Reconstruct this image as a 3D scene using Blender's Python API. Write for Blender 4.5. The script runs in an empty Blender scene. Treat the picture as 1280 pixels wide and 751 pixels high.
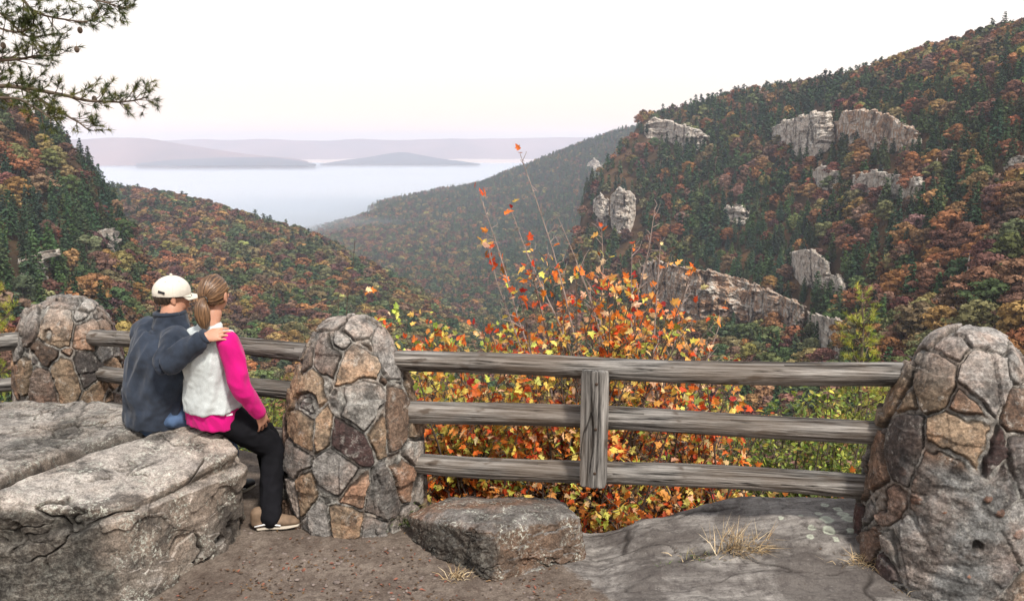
import bpy, math, random
import numpy as np
from mathutils import Vector, Matrix
random.seed(7)
rng = np.random.default_rng(11)
S = bpy.context.scene
COL = S.collection
PI = math.pi
R = math.radians
# ------------------------------------------------------------------ camera model
F = 995.0; CX = 640.0; CY = 375.5; HZ = 180.0; H = 2.15
PITCH = math.atan((CY-HZ)/F)
cp, sp_ = math.cos(PITCH), math.sin(PITCH)
def ray(px, py):
    u = (np.asarray(px, float)-CX)/F; v = -(np.asarray(py, float)-CY)/F
    return np.stack([u, cp+v*sp_, -sp_+v*cp], -1)
def P(px, py, Y):
    """world point seen at photo pixel px,py at world depth Y"""
    d = ray(px, py); s = np.asarray(Y, float)/d[..., 1]
    return d*s[..., None] + np.array([0, 0, H])
def PG(px, py, z=0.0):
    d = ray(px, py); s = (z-H)/d[..., 2]
    return d*s[..., None] + np.array([0, 0, H])
def proj(p):
    p = np.asarray(p, float); x = p[..., 0]; y = p[..., 1]; z = p[..., 2]-H
    dep = y*cp - z*sp_; up = y*sp_ + z*cp
    return CX+F*x/dep, CY-F*up/dep, dep
# ------------------------------------------------------------------ numpy noise
def _h(ix, iy, iz, s):
    n = (ix*374761393 + iy*668265263 + iz*2147483647 + s*1274126177) & 0xffffffff
    n = ((n ^ (n >> 13))*1274126177) & 0xffffffff
    n = ((n ^ (n >> 15))*2246822519) & 0xffffffff
    return (n ^ (n >> 16)) & 0xffffffff
def hash01(i, s=0):
    i = np.asarray(i).astype(np.int64)
    return _h(i, i*7+3, i*13+1, s)/4294967296.0
def pn(p, seed=0):
    p = np.asarray(p, float)
    if p.shape[-1] == 2: p = np.concatenate([p, np.zeros(p.shape[:-1]+(1,))], -1)
    i = np.floor(p).astype(np.int64); f = p-i
    w = f*f*f*(f*(f*6-15)+10); out = 0
    for dx in (0, 1):
        for dy in (0, 1):
            for dz in (0, 1):
                hh = _h(i[..., 0]+dx, i[..., 1]+dy, i[..., 2]+dz, seed)
                gx = ((hh & 1023)/511.5-1); gy = (((hh >> 10) & 1023)/511.5-1); gz = (((hh >> 20) & 1023)/511.5-1)
                d = gx*(f[..., 0]-dx)+gy*(f[..., 1]-dy)+gz*(f[..., 2]-dz)
                wx = w[..., 0] if dx else 1-w[..., 0]; wy = w[..., 1] if dy else 1-w[..., 1]; wz = w[..., 2] if dz else 1-w[..., 2]
                out = out+d*wx*wy*wz
    return out
def fbm(p, oct=4, seed=0, gain=.5, lac=2.0):
    a = 1.0; o = 0; p = np.asarray(p, float)
    for k in range(oct):
        o = o+a*pn(p, seed+k*17); p = p*lac+3.7; a *= gain
    return o
def ridged(p, oct=4, seed=0):
    a = 1.0; o = 0; p = np.asarray(p, float)
    for k in range(oct):
        o = o+a*(1-2*np.abs(pn(p, seed+k*17))); p = p*2.03+1.7; a *= .5
    return o
def voro(p, seed=0, jit=.8, wrapx=0):
    """2-D or 3-D voronoi: F1, F2-F1 edge measure, id"""
    p = np.asarray(p, float); D = p.shape[-1]
    if D == 2: p = np.concatenate([p, np.zeros(p.shape[:-1]+(1,))], -1)
    i = np.floor(p).astype(np.int64); f1 = np.full(p.shape[:-1], 9e9); f2 = f1.copy(); idd = np.zeros(p.shape[:-1], np.int64)
    zr = (0,) if D == 2 else (-1, 0, 1)
    for dx in (-1, 0, 1):
        for dy in (-1, 0, 1):
            for dz in zr:
                cx = i[..., 0]+dx; cy = i[..., 1]+dy; cz = i[..., 2]+dz
                hx = np.mod(cx, wrapx) if wrapx else cx
                h = _h(hx, cy, cz, seed)
                jx = .5+jit*((h & 1023)/1023.-.5); jy = .5+jit*(((h >> 10) & 1023)/1023.-.5); jz = .5+jit*(((h >> 20) & 1023)/1023.-.5)
                dd = (cx+jx-p[..., 0])**2+(cy+jy-p[..., 1])**2
                if D == 3: dd = dd+(cz+jz-p[..., 2])**2
                dd = np.sqrt(dd); n = dd < f1
                f2 = np.where(n, f1, np.minimum(f2, dd)); f1 = np.where(n, dd, f1); idd = np.where(n, h, idd)
    return f1, f2-f1, idd
def sstep(a, b, x):
    t = np.clip((x-a)/(b-a), 0, 1); return t*t*(3-2*t)
# ------------------------------------------------------------------ object helpers
def mk(name, v, f, mat=None, parent=None, smooth=True, attrs=None, col=COL, mats=None, midx=None):
    v = np.ascontiguousarray(v, dtype=np.float32)
    me = bpy.data.meshes.new(name)
    if isinstance(f, np.ndarray):
        nf, k = f.shape
        me.vertices.add(len(v)); me.vertices.foreach_set('co', v.ravel())
        me.loops.add(nf*k); me.loops.foreach_set('vertex_index', np.ascontiguousarray(f, dtype=np.int32).ravel())
        me.polygons.add(nf)
        me.polygons.foreach_set('loop_start', np.arange(0, nf*k, k, dtype=np.int32))
        me.update(calc_edges=True)
    else:
        me.from_pydata([tuple(map(float, q)) for q in v], [], [tuple(map(int, q)) for q in f]); me.update()
    me.validate()
    n = len(me.polygons)
    me.polygons.foreach_set('use_smooth', np.full(n, bool(smooth)))
    for k, (dom, typ, arr) in (attrs or {}).items():
        a = me.attributes.new(k, typ, dom)
        arr = np.ascontiguousarray(arr, dtype=np.float32)
        if typ == 'FLOAT': a.data.foreach_set('value', arr.ravel())
        elif typ == 'FLOAT_VECTOR': a.data.foreach_set('vector', arr.ravel())
        elif typ == 'FLOAT_COLOR': a.data.foreach_set('color', arr.ravel())
    for m in (mats or ([mat] if mat else [])): me.materials.append(m)
    if midx is not None: me.polygons.foreach_set('material_index', np.asarray(midx, np.int32))
    me.update()
    o = bpy.data.objects.new(name, me)
    if col is not None: col.objects.link(o)
    if parent is not None: o.parent = parent
    return o
def empty(name, loc=(0, 0, 0), rz=0):
    o = bpy.data.objects.new(name, None); COL.objects.link(o); o.location = [float(q) for q in loc]; o.rotation_euler = (0, 0, rz)
    o.empty_display_size = .1
    return o
def tag(o, label=None, cat=None, group=None, kind=None):
    if label: o['label'] = label
    if cat: o['category'] = cat
    if group: o['group'] = group
    if kind: o['kind'] = kind
    return o
def gridfaces(nu, nv, wrap=False):
    """nu columns (u), nv rows (v); vertex index = v*nu+u"""
    u = np.arange(nu if wrap else nu-1); vv = np.arange(nv-1)
    U, V = np.meshgrid(u, vv); U = U.ravel(); V = V.ravel(); U1 = (U+1) % nu
    return np.stack([V*nu+U, V*nu+U1, (V+1)*nu+U1, (V+1)*nu+U], 1)
class MB:
    """collects pieces into one mesh"""
    def __init__(s): s.v = []; s.f = []; s.n = 0; s.a = []
    def add(s, v, f, a=None):
        v = np.asarray(v, float); s.v.append(v); s.f.extend([tuple(int(q)+s.n for q in t) for t in f]); s.n += len(v)
        if a is not None: s.a.append(np.tile(np.asarray(a, float), (len(v), 1)) if np.ndim(a) == 1 else a)
    def build(s, name, mat, parent=None, smooth=True, **k):
        at = k.pop('attrs', None)
        if s.a: at = dict(at or {}); at['tintv'] = ('POINT', 'FLOAT_COLOR', np.concatenate([np.concatenate(s.a), np.ones((s.n, 1))], 1))
        return mk(name, np.concatenate(s.v), s.f, mat, parent, smooth, attrs=at, **k)
def frame_of(d):
    d = d/np.linalg.norm(d); a = np.array([0, 0, 1.]) if abs(d[2]) < .9 else np.array([1., 0, 0])
    x = np.cross(a, d); x /= np.linalg.norm(x); return x, np.cross(d, x)
def tube(mb, pts, rad, seg=6, a=None, cap=True):
    pts = np.asarray(pts, float); n = len(pts); rad = np.broadcast_to(np.asarray(rad, float), (n,))
    T = np.gradient(pts, axis=0); x, y = frame_of(T[0]); V = []
    for i in range(n):
        t = T[i]/(np.linalg.norm(T[i])+1e-9); x = x-t*np.dot(x, t); x /= np.linalg.norm(x)+1e-9; y = np.cross(t, x)
        for k in range(seg):
            an = 2*PI*k/seg; V.append(pts[i]+rad[i]*(math.cos(an)*x+math.sin(an)*y))
    fs = gridfaces(seg, n, True).tolist()
    if cap: fs += [tuple(range(seg))[::-1], tuple(range((n-1)*seg, n*seg))]
    mb.add(V, fs, a)
def sph(mb, c, r, ax=None, seg=24, rings=14):
    c = np.asarray(c, float); r = np.broadcast_to(np.asarray(r, float), (3,)); th = np.linspace(0, 2*PI, seg, endpoint=False); ph = np.linspace(.02, PI-.02, rings)
    TH, PH = np.meshgrid(th, ph); d = np.stack([np.sin(PH)*np.cos(TH), np.sin(PH)*np.sin(TH), np.cos(PH)], -1).reshape(-1, 3)*r
    if ax is not None: d = d @ np.array(ax)
    mb.add(c+d, gridfaces(seg, rings, True)[:, ::-1].tolist()+[tuple(range(seg)), tuple(range((rings-1)*seg, rings*seg))[::-1]])
def loft(cols, nu, nv):
    """cols: [ncol][nrow] of world points -> smooth grid nv x nu"""
    A = np.asarray(cols, float)
    def cr(A, n, ax):
        A = np.moveaxis(A, ax, 0); m = len(A); t = np.linspace(0, m-1-1e-6, n); i = t.astype(int); f = (t-i).reshape((-1,)+(1,)*(A.ndim-1))
        g = lambda k: A[np.clip(i+k, 0, m-1)]
        p0, p1, p2, p3 = g(-1), g(0), g(1), g(2)
        r = .5*((2*p1)+(-p0+p2)*f+(2*p0-5*p1+4*p2-p3)*f*f+(-p0+3*p1-3*p2+p3)*f**3)
        return np.moveaxis(r, 0, ax)
    return cr(cr(A, nu, 0), nv, 1)   # [nu][nv][3]
# ------------------------------------------------------------------ node helpers
def newmat(name):
    m = bpy.data.materials.new(name); m.use_nodes = True; nt = m.node_tree; nt.nodes.clear()
    out = nt.nodes.new('ShaderNodeOutputMaterial'); return m, nt, out
class N:
    def __init__(s, nt): s.nt = nt
    def n(s, t, ins=None, **props):
        nd = s.nt.nodes.new(t)
        for k, v in props.items(): setattr(nd, k, v)
        for k, v in (ins or {}).items():
            if isinstance(v, bpy.types.NodeSocket): s.nt.links.new(v, nd.inputs[k])
            else: nd.inputs[k].default_value = v
        return nd
    def math(s, op, a, b=None, c=None, clamp=False):
        nd = s.nt.nodes.new('ShaderNodeMath'); nd.operation = op; nd.use_clamp = clamp
        for i, v in enumerate((a, b, c)):
            if v is None: continue
            if isinstance(v, bpy.types.NodeSocket): s.nt.links.new(v, nd.inputs[i])
            else: nd.inputs[i].default_value = v
        return nd.outputs[0]
    def noise(s, vec, scale, det=4, rough=.55, dist=0, out='Fac'):
        nd = s.n('ShaderNodeTexNoise', {'Scale': scale, 'Detail': det, 'Roughness': rough, 'Distortion': dist})
        if vec is not None: s.nt.links.new(vec, nd.inputs['Vector'])
        return nd.outputs[out]
    def ramp(s, fac, stops, interp='LINEAR'):
        nd = s.nt.nodes.new('ShaderNodeValToRGB'); s.nt.links.new(fac, nd.inputs[0]); cr = nd.color_ramp; cr.interpolation = interp
        while len(cr.elements) < len(stops): cr.elements.new(.5)
        for e, (p, c) in zip(cr.elements, stops):
            e.position = p; e.color = (c, c, c, 1) if np.isscalar(c) else (*c, 1)
        return nd.outputs[0]
    def mix(s, fac, a, b, blend='MIX'):
        nd = s.nt.nodes.new('ShaderNodeMix'); nd.data_type = 'RGBA'; nd.blend_type = blend
        for sock, v in ((nd.inputs[0], fac), (nd.inputs[6], a), (nd.inputs[7], b)):
            if isinstance(v, bpy.types.NodeSocket): s.nt.links.new(v, sock)
            elif sock.type == 'RGBA': sock.default_value = (v, v, v, 1) if np.isscalar(v) else (*v[:3], 1)
            else: sock.default_value = v
        return nd.outputs[2]
    def obj(s): return s.n('ShaderNodeTexCoord').outputs['Object']
    def mapping(s, vec, scale=(1, 1, 1), rot=(0, 0, 0), loc=(0, 0, 0)):
        return s.n('ShaderNodeMapping', {'Vector': vec, 'Scale': scale, 'Rotation': rot, 'Location': loc}).outputs[0]
    def bump(s, h, strength=.5, dist=.02, normal=None):
        i = {'Height': h, 'Strength': strength, 'Distance': dist}
        if normal is not None: i['Normal'] = normal
        return s.n('ShaderNodeBump', i).outputs[0]
    def attr(s, name, typ='GEOMETRY'):
        return s.n('ShaderNodeAttribute', attribute_name=name, attribute_type=typ)
def simple(name, col, rough=.8, spec=.3, bumpscale=None, bstr=.4, bdist=.01, var=0.0, vscale=8, sheen=0):
    m, nt, out = newmat(name); g = N(nt); o = g.obj()
    c = col
    if var:
        f = g.ramp(g.noise(o, vscale, 5), [(.3, 0.), (.7, 1.)])
        c = g.mix(f, tuple(q*(1-var) for q in col), tuple(min(1, q*(1+var)) for q in col))
    b = g.n('ShaderNodeBsdfPrincipled', {'Roughness': rough, 'Specular IOR Level': spec})
    if isinstance(c, tuple): b.inputs['Base Color'].default_value = (*c, 1)
    else: nt.links.new(c, b.inputs['Base Color'])
    if sheen: b.inputs['Sheen Weight'].default_value = sheen
    if bumpscale: nt.links.new(g.bump(g.noise(o, bumpscale, 5), bstr, bdist), b.inputs['Normal'])
    nt.links.new(b.outputs[0], out.inputs[0]); return m
# ------------------------------------------------------------------ camera, light, sky
cam = bpy.data.cameras.new('camera'); co = bpy.data.objects.new('camera', cam); COL.objects.link(co); S.camera = co
cam.sensor_width = 36; cam.lens = F/1280*36; cam.clip_end = 60000; cam.clip_start = .05
co.location = (0, 0, H); co.rotation_euler = (PI/2-PITCH, 0, 0)
SUN_EL, SUN_AZ = R(54), R(150)          # azimuth measured from +Y towards +X
w = bpy.data.worlds.new('World'); S.world = w; w.use_nodes = True; nt = w.node_tree; nt.nodes.clear(); g = N(nt)
sky = g.n('ShaderNodeTexSky', sky_type='NISHITA', sun_disc=False, sun_elevation=SUN_EL, sun_rotation=SUN_AZ, altitude=300, air_density=1.0, dust_density=4.0, ozone_density=1.0)
hsv = g.n('ShaderNodeHueSaturation', {'Saturation': .22, 'Value': 1.0, 'Color': sky.outputs[0]})
# thin bright morning overcast: pale veil, a little warm low down
tc = g.n('ShaderNodeTexCoord').outputs['Generated']
sepz = g.n('ShaderNodeSeparateXYZ', {0: tc}).outputs[2]
veil = g.ramp(sepz, [(0.0, (1.40, 1.0, .74)), (.05, (1.12, .94, .80)), (.16, (.98, .92, .86)), (.35, (.92, .92, .935)), (1, (.80, .83, .92))])
vs = g.n('ShaderNodeVectorMath', {0: veil, 1: (12.6, 12.6, 12.6)}, operation='MULTIPLY').outputs[0]
skyc = g.mix(.62, hsv.outputs[0], vs)
bg = g.n('ShaderNodeBackground', {'Color': skyc, 'Strength': .10}); wo = g.n('ShaderNodeOutputWorld', {'Surface': bg.outputs[0]})
sl = bpy.data.lights.new('sun', 'SUN'); sl.energy = 3.7; sl.angle = R(7); sl.color = (1, .93, .84)
so = bpy.data.objects.new('sun', sl); COL.objects.link(so)
sd = Vector((math.sin(SUN_AZ)*math.cos(SUN_EL), math.cos(SUN_AZ)*math.cos(SUN_EL), math.sin(SUN_EL)))
so.rotation_euler = sd.to_track_quat('Z', 'Y').to_euler()
S.view_settings.view_transform = 'Standard'; S.view_settings.look = 'None'; S.view_settings.exposure = 0.42; S.view_settings.gamma = 1
S.cycles.use_denoising = True; S.cycles.max_bounces = 5; S.cycles.diffuse_bounces = 3; S.cycles.glossy_bounces = 2
S.cycles.transparent_max_bounces = 8; S.cycles.volume_bounces = 2; S.cycles.transmission_bounces = 3
S.cycles.use_adaptive_sampling = False
S.cycles.caustics_reflective = False; S.cycles.caustics_refractive = False
# haze: the morning air of the whole canyon
def box(name, lo, hi, mat):
    x0, y0, z0 = lo; x1, y1, z1 = hi
    v = [(x0,y0,z0),(x1,y0,z0),(x1,y1,z0),(x0,y1,z0),(x0,y0,z1),(x1,y0,z1),(x1,y1,z1),(x0,y1,z1)]
    f = [(0,3,2,1),(4,5,6,7),(0,1,5,4),(1,2,6,5),(2,3,7,6),(3,0,4,7)]
    return mk(name, v, f, mat, smooth=False)
m, nt, out = newmat('haze_air'); g = N(nt)
pv = g.n('ShaderNodeVolumePrincipled', {'Color': (.73, .79, .93, 1), 'Density': 1.15e-4, 'Anisotropy': 0.1}); nt.links.new(pv.outputs[0], out.inputs['Volume'])
tag(box('haze', (-16000, -60, -300), (16000, 21000, 215), m), kind='stuff', label='pale morning haze filling the canyon and the far valley', cat=None)
# ------------------------------------------------------------------ terrain
def hillmat(name, c1, c2, sc):
    m, nt, out = newmat(name); g = N(nt); o = g.obj()
    c = g.mix(g.ramp(g.noise(o, sc, 6), [(.35, 0.), (.65, 1.)]), c1, c2)
    b = g.n('ShaderNodeBsdfDiffuse', {'Color': c, 'Normal': g.bump(g.noise(o, sc*3, 5), .8, 2.0)}); nt.links.new(b.outputs[0], out.inputs[0]); return m
M_forestfloor = hillmat('leaf_litter_ground', (.035, .026, .016), (.10, .058, .03), .04)
PATCH = {}
def hill(name, cols, nu, nv, amp, sc, seed, mat=None):
    W = [[P(a, b, d) for (a, b, d) in c] for c in cols]
    G = loft(W, nu, nv)
    n = fbm(G.reshape(-1, 3)*sc, 5, seed).reshape(nu, nv)
    G = G.copy(); G[..., 2] += amp*n
    v = np.transpose(G, (1, 0, 2)).reshape(-1, 3)
    o = mk(name, v, gridfaces(nu, nv)[:, ::-1].copy(), mat or M_forestfloor)
    tag(o, kind='structure'); PATCH[name] = G; return o
def col(px, rows): return [(r[2] if len(r) > 2 else px, r[0], r[1]) for r in rows]
# right canyon wall; each row (y, depth[, px])
A = [
 col(0, [(150,1500,960),(190,1450,950),(240,1350,930),(290,1250,900),(340,1150,880),(400,1000,860),(470,800,800),(560,500,700),(680,250,650)]),
 col(0, [(149,1080,806),(190,1040,782),(235,1000,742),(285,930,730),(330,850,712),(395,760,655),(470,560,600),(560,330,560),(680,200,540)]),
 col(0, [(136,1030,850),(165,970,838),(215,880,812),(270,790,800),(325,700,792),(400,560,770),(470,400,740),(560,250,720),(680,140,700)]),
 col(0, [(120,950,915),(158,860,908),(210,760,900),(265,680,893),(322,600,888),(395,470,880),(470,340,870),(560,210,860),(680,120,850)]),
 col(985, [(108,880),(150,780),(200,690),(258,600),(318,510),(390,410),(465,300),(560,180),(680,105)]),
 col(1060, [(95,790),(140,670),(190,575),(250,490),(312,410),(382,325),(460,235),(560,145),(680,85)]),
 col(1160, [(63,700),(110,570),(168,470),(230,390),(300,310),(372,245),(450,175),(560,112),(680,70)]),
 col(1280, [(28,610),(75,490),(140,390),(210,315),(280,255),(350,202),(430,150),(560,95),(680,60)]),
 col(1450, [(-25,560),(30,440),(100,345),(180,275),(260,215),(340,165),(430,122),(560,80),(680,50)]),
 col(1750, [(-90,520),(-20,400),(70,310),(160,235),(250,180),(340,135),(430,100),(560,66),(680,42)])]
# let the tree tops, not the soil, make the skyline
for c in A:
    for k in range(len(c)):
        px, py, d = c[k]; c[k] = (px, py+(10.0/d*F if k == 0 else 7.0/d*F), d)
A = [[(c[0][0]+20, c[0][1]+6, c[0][2]+260), (c[0][0]+6, c[0][1]-1, c[0][2]+90)]+c for c in A]
hill('right_hillside', A, 150, 150, 5, .02, 1)
B = [
 col(-500, [(-40,360),(120,290),(240,220),(350,165),(450,120),(560,85),(700,60)]),
 col(-160, [(70,410),(190,340),(280,265),(360,205),(450,150),(560,100),(700,70)]),
 col(0, [(124,450),(215,375),(295,300),(370,230),(450,165),(560,110),(700,75)]),
 col(60, [(156,470),(235,395),(310,315),(380,245),(455,175),(560,115),(700,78)]),
 col(112, [(205,480),(268,405),(330,335),(392,265),(460,182),(560,120),(700,82)]),
 col(155, [(270,480),(310,420),(352,352),(402,282),(465,192),(565,125),(700,86)]),
 col(185, [(330,470),(355,430),(382,372),(418,302),(475,202),(570,132),(700,90)]),
 col(215, [(400,450),(412,420),(425,385),(445,325),(495,215),(590,140),(700,95)]),
 col(240, [(470,430),(475,410),(480,385),(495,340),(530,240),(620,150),(720,100)])]
for c in B:
    for k in range(len(c)):
        px, py, d = c[k]; c[k] = (px, py+9.0/d*F, d)
B = [[(c[0][0]-30, c[0][1]+10, c[0][2]+160), (c[0][0]-8, c[0][1]+0, c[0][2]+50)]+c for c in B]
hill('left_hillside', B, 90, 90, 4, .025, 5)
Cc = [
 col(20, [(232,1250),(265,1000),(310,800),(365,620),(430,430),(520,270),(650,150)]),
 col(110, [(234,1230),(268,1000),(315,790),(368,610),(432,425),(522,262),(650,150)]),
 col(200, [(243,1170),(275,960),(322,770),(372,600),(435,420),(525,258),(650,150)]),
 col(300, [(268,1080),(297,900),(338,730),(385,570),(442,405),(530,252),(650,150)]),
 col(400, [(301,1020),(325,870),(360,710),(402,560),(452,400),(536,250),(650,150)]),
 col(480, [(341,970),(360,840),(388,700),(422,550),(468,398),(546,250),(655,150)]),
 col(540, [(376,940),(392,820),(412,690),(442,540),(482,392),(556,250),(660,150)]),
 col(600, [(420,930),(432,800),(445,680),(465,535),(500,388),(566,250),(665,150)]),
 col(680, [(480,920),(485,800),(492,670),(505,530),(530,385),(586,250),(675,150)])]
for c in Cc:
    for k in range(len(c)):
        px, py, d = c[k]; c[k] = (px, py+8.0/d*F, d)
Cc = [[(c[0][0]-20, c[0][1]+14, c[0][2]+600), (c[0][0]-4, c[0][1]+1, c[0][2]+130)]+c for c in Cc]
hill('middle_hillside', Cc, 120, 110, 7, .012, 9)
D = [
 col(250, [(312,2700),(318,2400),(325,2100),(338,1700),(370,1300),(430,1000),(520,800)]),
 col(340, [(296,2620),(303,2400),(314,2150),(336,1750),(372,1330),(430,1000),(520,800)]),
 col(400, [(283,2600),(292,2420),(306,2180),(335,1780),(374,1350),(430,1000),(520,800)]),
 col(470, [(265,2620),(280,2400),(300,2150),(332,1780),(376,1350),(430,1000),(520,800)]),
 col(540, [(247,2700),(268,2420),(293,2130),(328,1760),(376,1340),(430,980),(520,780)]),
 col(610, [(228,2760),(256,2420),(286,2080),(324,1720),(374,1310),(430,960),(520,760)]),
 col(680, [(201,2760),(240,2350),(278,2000),(320,1650),(370,1270),(430,930),(520,740)]),
 col(740, [(177,2700),(225,2280),(268,1930),(314,1580),(366,1220),(430,900),(520,720)]),
 col(790, [(163,2620),(212,2200),(258,1850),(308,1500),(362,1160),(430,870),(520,700)]),
 col(850, [(158,2550),(205,2120),(250,1760),(300,1430),(358,1120),(430,850),(520,690)]),
 col(930, [(156,2500),(200,2080),(245,1720),(296,1400),(356,1100),(430,840),(520,680)])]
for c in D:
    for k in range(len(c)):
        px, py, d = c[k]; c[k] = (px, py+7.0/d*F, d)
D = [[(c[0][0]-10, c[0][1]+30, c[0][2]+1200), (c[0][0]-2, c[0][1]+3, c[0][2]+260)]+c for c in D]
hill('valley_ridge', D, 120, 110, 14, .004, 13)
# low wooded spit running out into the fog
sp = []
for px, yt, d in ((462,262,3050),(480,255,3050),(510,249,3050),(545,242,3080),(590,234,3100),(640,224,3100),(700,210,3100)):
    sp.append([(px-6, yt+10, d+350), (px, yt, d), (px+2, yt+9, d-200), (px+4, yt+22, d-420)])
hill('valley_spit', sp, 50, 20, 8, .006, 15)
# far ridges beyond the fog
M_far = hillmat('far_woods', (.13, .075, .065), (.22, .12, .10), .0012)
M_far2 = hillmat('far_low_woods', (.05, .06, .07), (.09, .08, .08), .0012)
def far(name, pts, Y, drop, mat, seed, amp=10):
    cols = [[(px-5, yt+14, Y+1800), (px, yt, Y), (px, yt+(drop-yt)*.45, Y-450), (px, drop+3, Y-1000)] for px, yt in pts]
    return hill(name, cols, 160, 24, amp, .0012, seed, mat)
far('far_ridge', [(-600,172),(-200,170),(60,173),(110,174),(150,172.5),(185,173),(215,178),(250,184),(290,190),(330,194),(360,198),(385,203)], 9500, 205, M_far, 31, 26)
far('horizon_ridge', [(-400,176),(100,175),(190,176),(230,174.5),(280,175),(330,174),(400,176.5),(450,174),(500,175),(560,174),(620,173.5),(700,172),(800,172),(1000,175),(1500,176)], 13500, 196, M_far, 37, 22)
far('low_ridge', [(170,206),(215,201),(260,198.6),(300,197.4),(335,197.4),(358,200),(376,203),(395,207)], 8600, 204, M_far2, 33, 8)
far('low_ridge', [(400,207),(430,201.5),(458,197.5),(482,193),(503,190.5),(522,193.5),(545,198),(575,202.5),(600,207)], 9600, 203, M_far2, 35, 8)
# ------------------------------------------------------------------ fog lying in the valley
m, nt, out = newmat('fog_white'); g = N(nt)
pv = g.n('ShaderNodeVolumePrincipled', {'Color': (.71, .755, .80, 1), 'Density': .009, 'Anisotropy': 0.0}); nt.links.new(pv.outputs[0], out.inputs['Volume'])
FZ = float(P(400, 276, 2600)[2])-2
ys = np.concatenate([np.linspace(2470, 4200, 90), np.linspace(4300, 10500, 70)]); xs = np.linspace(-9000, 7000, 260)
X, Y = np.meshgrid(xs, ys); q = np.stack([X*.0011, Y*.0022], -1)
Z = FZ+26*fbm(q, 4, 51)+14*fbm(q*3.5, 4, 52)
v = np.stack([X, Y, Z], -1).reshape(-1, 3); n0 = len(v); fs = gridfaces(260, 160)
lo = v.copy(); lo[:, 2] = FZ-75
edge = np.concatenate([np.arange(260), np.arange(1, 160)*260+259, np.arange(258, -1, -1)+159*260, np.arange(158, 0, -1)*260])
side = np.stack([edge, edge+n0, np.roll(edge, -1)+n0, np.roll(edge, -1)], 1)
tag(mk('valley_fog', np.concatenate([v, lo]), np.concatenate([fs, fs[:, ::-1]+n0, side]), m), kind='stuff', label='white bank of morning fog filling the valley below the ridges')
m, nt, out = newmat('mist_air'); g = N(nt)
pv = g.n('ShaderNodeVolumePrincipled', {'Color': (.80, .87, .96, 1), 'Density': 1.5e-3, 'Anisotropy': 0.2}); nt.links.new(pv.outputs[0], out.inputs['Volume'])
tag(box('mist', (-8500, 2350, FZ-60), (6500, 10000, FZ+26), m), kind='stuff', label='thin mist hanging just above the valley fog')
# ------------------------------------------------------------------ tree forms
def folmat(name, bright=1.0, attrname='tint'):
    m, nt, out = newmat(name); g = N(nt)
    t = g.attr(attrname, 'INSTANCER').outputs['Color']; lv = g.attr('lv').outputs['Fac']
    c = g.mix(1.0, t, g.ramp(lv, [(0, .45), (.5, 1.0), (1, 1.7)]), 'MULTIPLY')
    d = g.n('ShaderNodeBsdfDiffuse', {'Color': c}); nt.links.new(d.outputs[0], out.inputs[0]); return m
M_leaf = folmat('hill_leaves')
M_bark = simple('tree_bark', (.11, .085, .065), .9, .1, var=.3, vscale=2)
M_dead = simple('bare_wood', (.34, .30, .27), .9, .1, var=.2, vscale=2)
def leaves(c, nrm, size, rnd, seedr):
    """pentagon-ish leaf clumps as quads: c (N,3) centres, nrm (N,3)"""
    n = len(c); d = nrm+rnd*seedr.normal(size=(n, 3)); d /= np.linalg.norm(d, axis=1)[:, None]+1e-9
    a = seedr.normal(size=(n, 3)); x = np.cross(d, a); x /= np.linalg.norm(x, axis=1)[:, None]+1e-9; y = np.cross(d, x)
    s = (size*(.6+.8*seedr.random(n)))[:, None] if np.isscalar(size) else size[:, None]
    asp = .55+.4*seedr.random(n)[:, None]
    v = np.stack([c-x*s, c-y*s*asp+d*s*.15, c+x*s, c+y*s*asp+d*s*.15], 1).reshape(-1, 3)
    return v, np.arange(4*n).reshape(n, 4)
def crown_dec(seed, n, size, rad=4.6, h0=4.0, h1=13.0):
    r = np.random.default_rng(seed); cs = []; ns = []
    nl = 22
    lob = []
    for i in range(nl):
        t = (i+.5)/nl; z = h0+(h1-h0-1.3)*t; env = rad*math.sin(PI*min(1, .22+.70*t))**.8
        an = i*2.4+r.random()*1.2; rr = env*(.35+.5*r.random()) if i < nl-2 else env*.15
        lob.append((np.array([rr*math.cos(an), rr*math.sin(an), z]), (1.1+1.0*r.random())*rad/4.6, r.random()))
    lv = []
    for c, lr, k in lob:
        m_ = int(n/nl); d = r.normal(size=(m_, 3)); d /= np.linalg.norm(d, axis=1)[:, None]; d[:, 2] = np.abs(d[:, 2])*.9-.25
        q = c+d*lr*(.75+.4*r.random((m_, 1)))*np.array([1, 1, .75]); cs.append(q); ns.append(d); lv.append(np.clip(.5+(k-.5)*.75+.10*r.normal(size=m_), 0, 1))
    v, f = leaves(np.concatenate(cs), np.concatenate(ns), size, .20, r)
    return v, f, np.repeat(np.concatenate(lv), 4)
def crown_con(seed, n, size, H_=14.0, rad=3.0, h0=2.5, ragged=.35):
    r = np.random.default_rng(seed); cs = []; ns = []; lv = []
    nt_ = 15
    for i in range(nt_):
        t = i/(nt_-1); z = h0+(H_-h0)*t; rr = rad*(1-t**1.5)**.9*(1-ragged*r.random())*(.75+.25*min(1,t*4))+.3; nb = max(3, int(7*(1-t))+2)
        for b_ in range(nb):
            an = 2*PI*b_/nb+r.random(); L = rr*(.65+.45*r.random()); m_ = max(2, int(n/(nt_*5.2)*(.4+L/rad)))
            s = r.random(m_)**.7*L; dz = -.32*s+.05*s*s
            q = np.stack([s*math.cos(an), s*math.sin(an), z+dz], 1)+r.normal(size=(m_, 3))*.22*(size/.5); cs.append(q)
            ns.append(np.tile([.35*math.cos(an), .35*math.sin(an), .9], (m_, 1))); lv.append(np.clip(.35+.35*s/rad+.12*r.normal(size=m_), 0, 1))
    v, f = leaves(np.concatenate(cs), np.concatenate(ns), size, .4, r)
    return v, f, np.repeat(np.concatenate(lv), 4)
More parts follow.
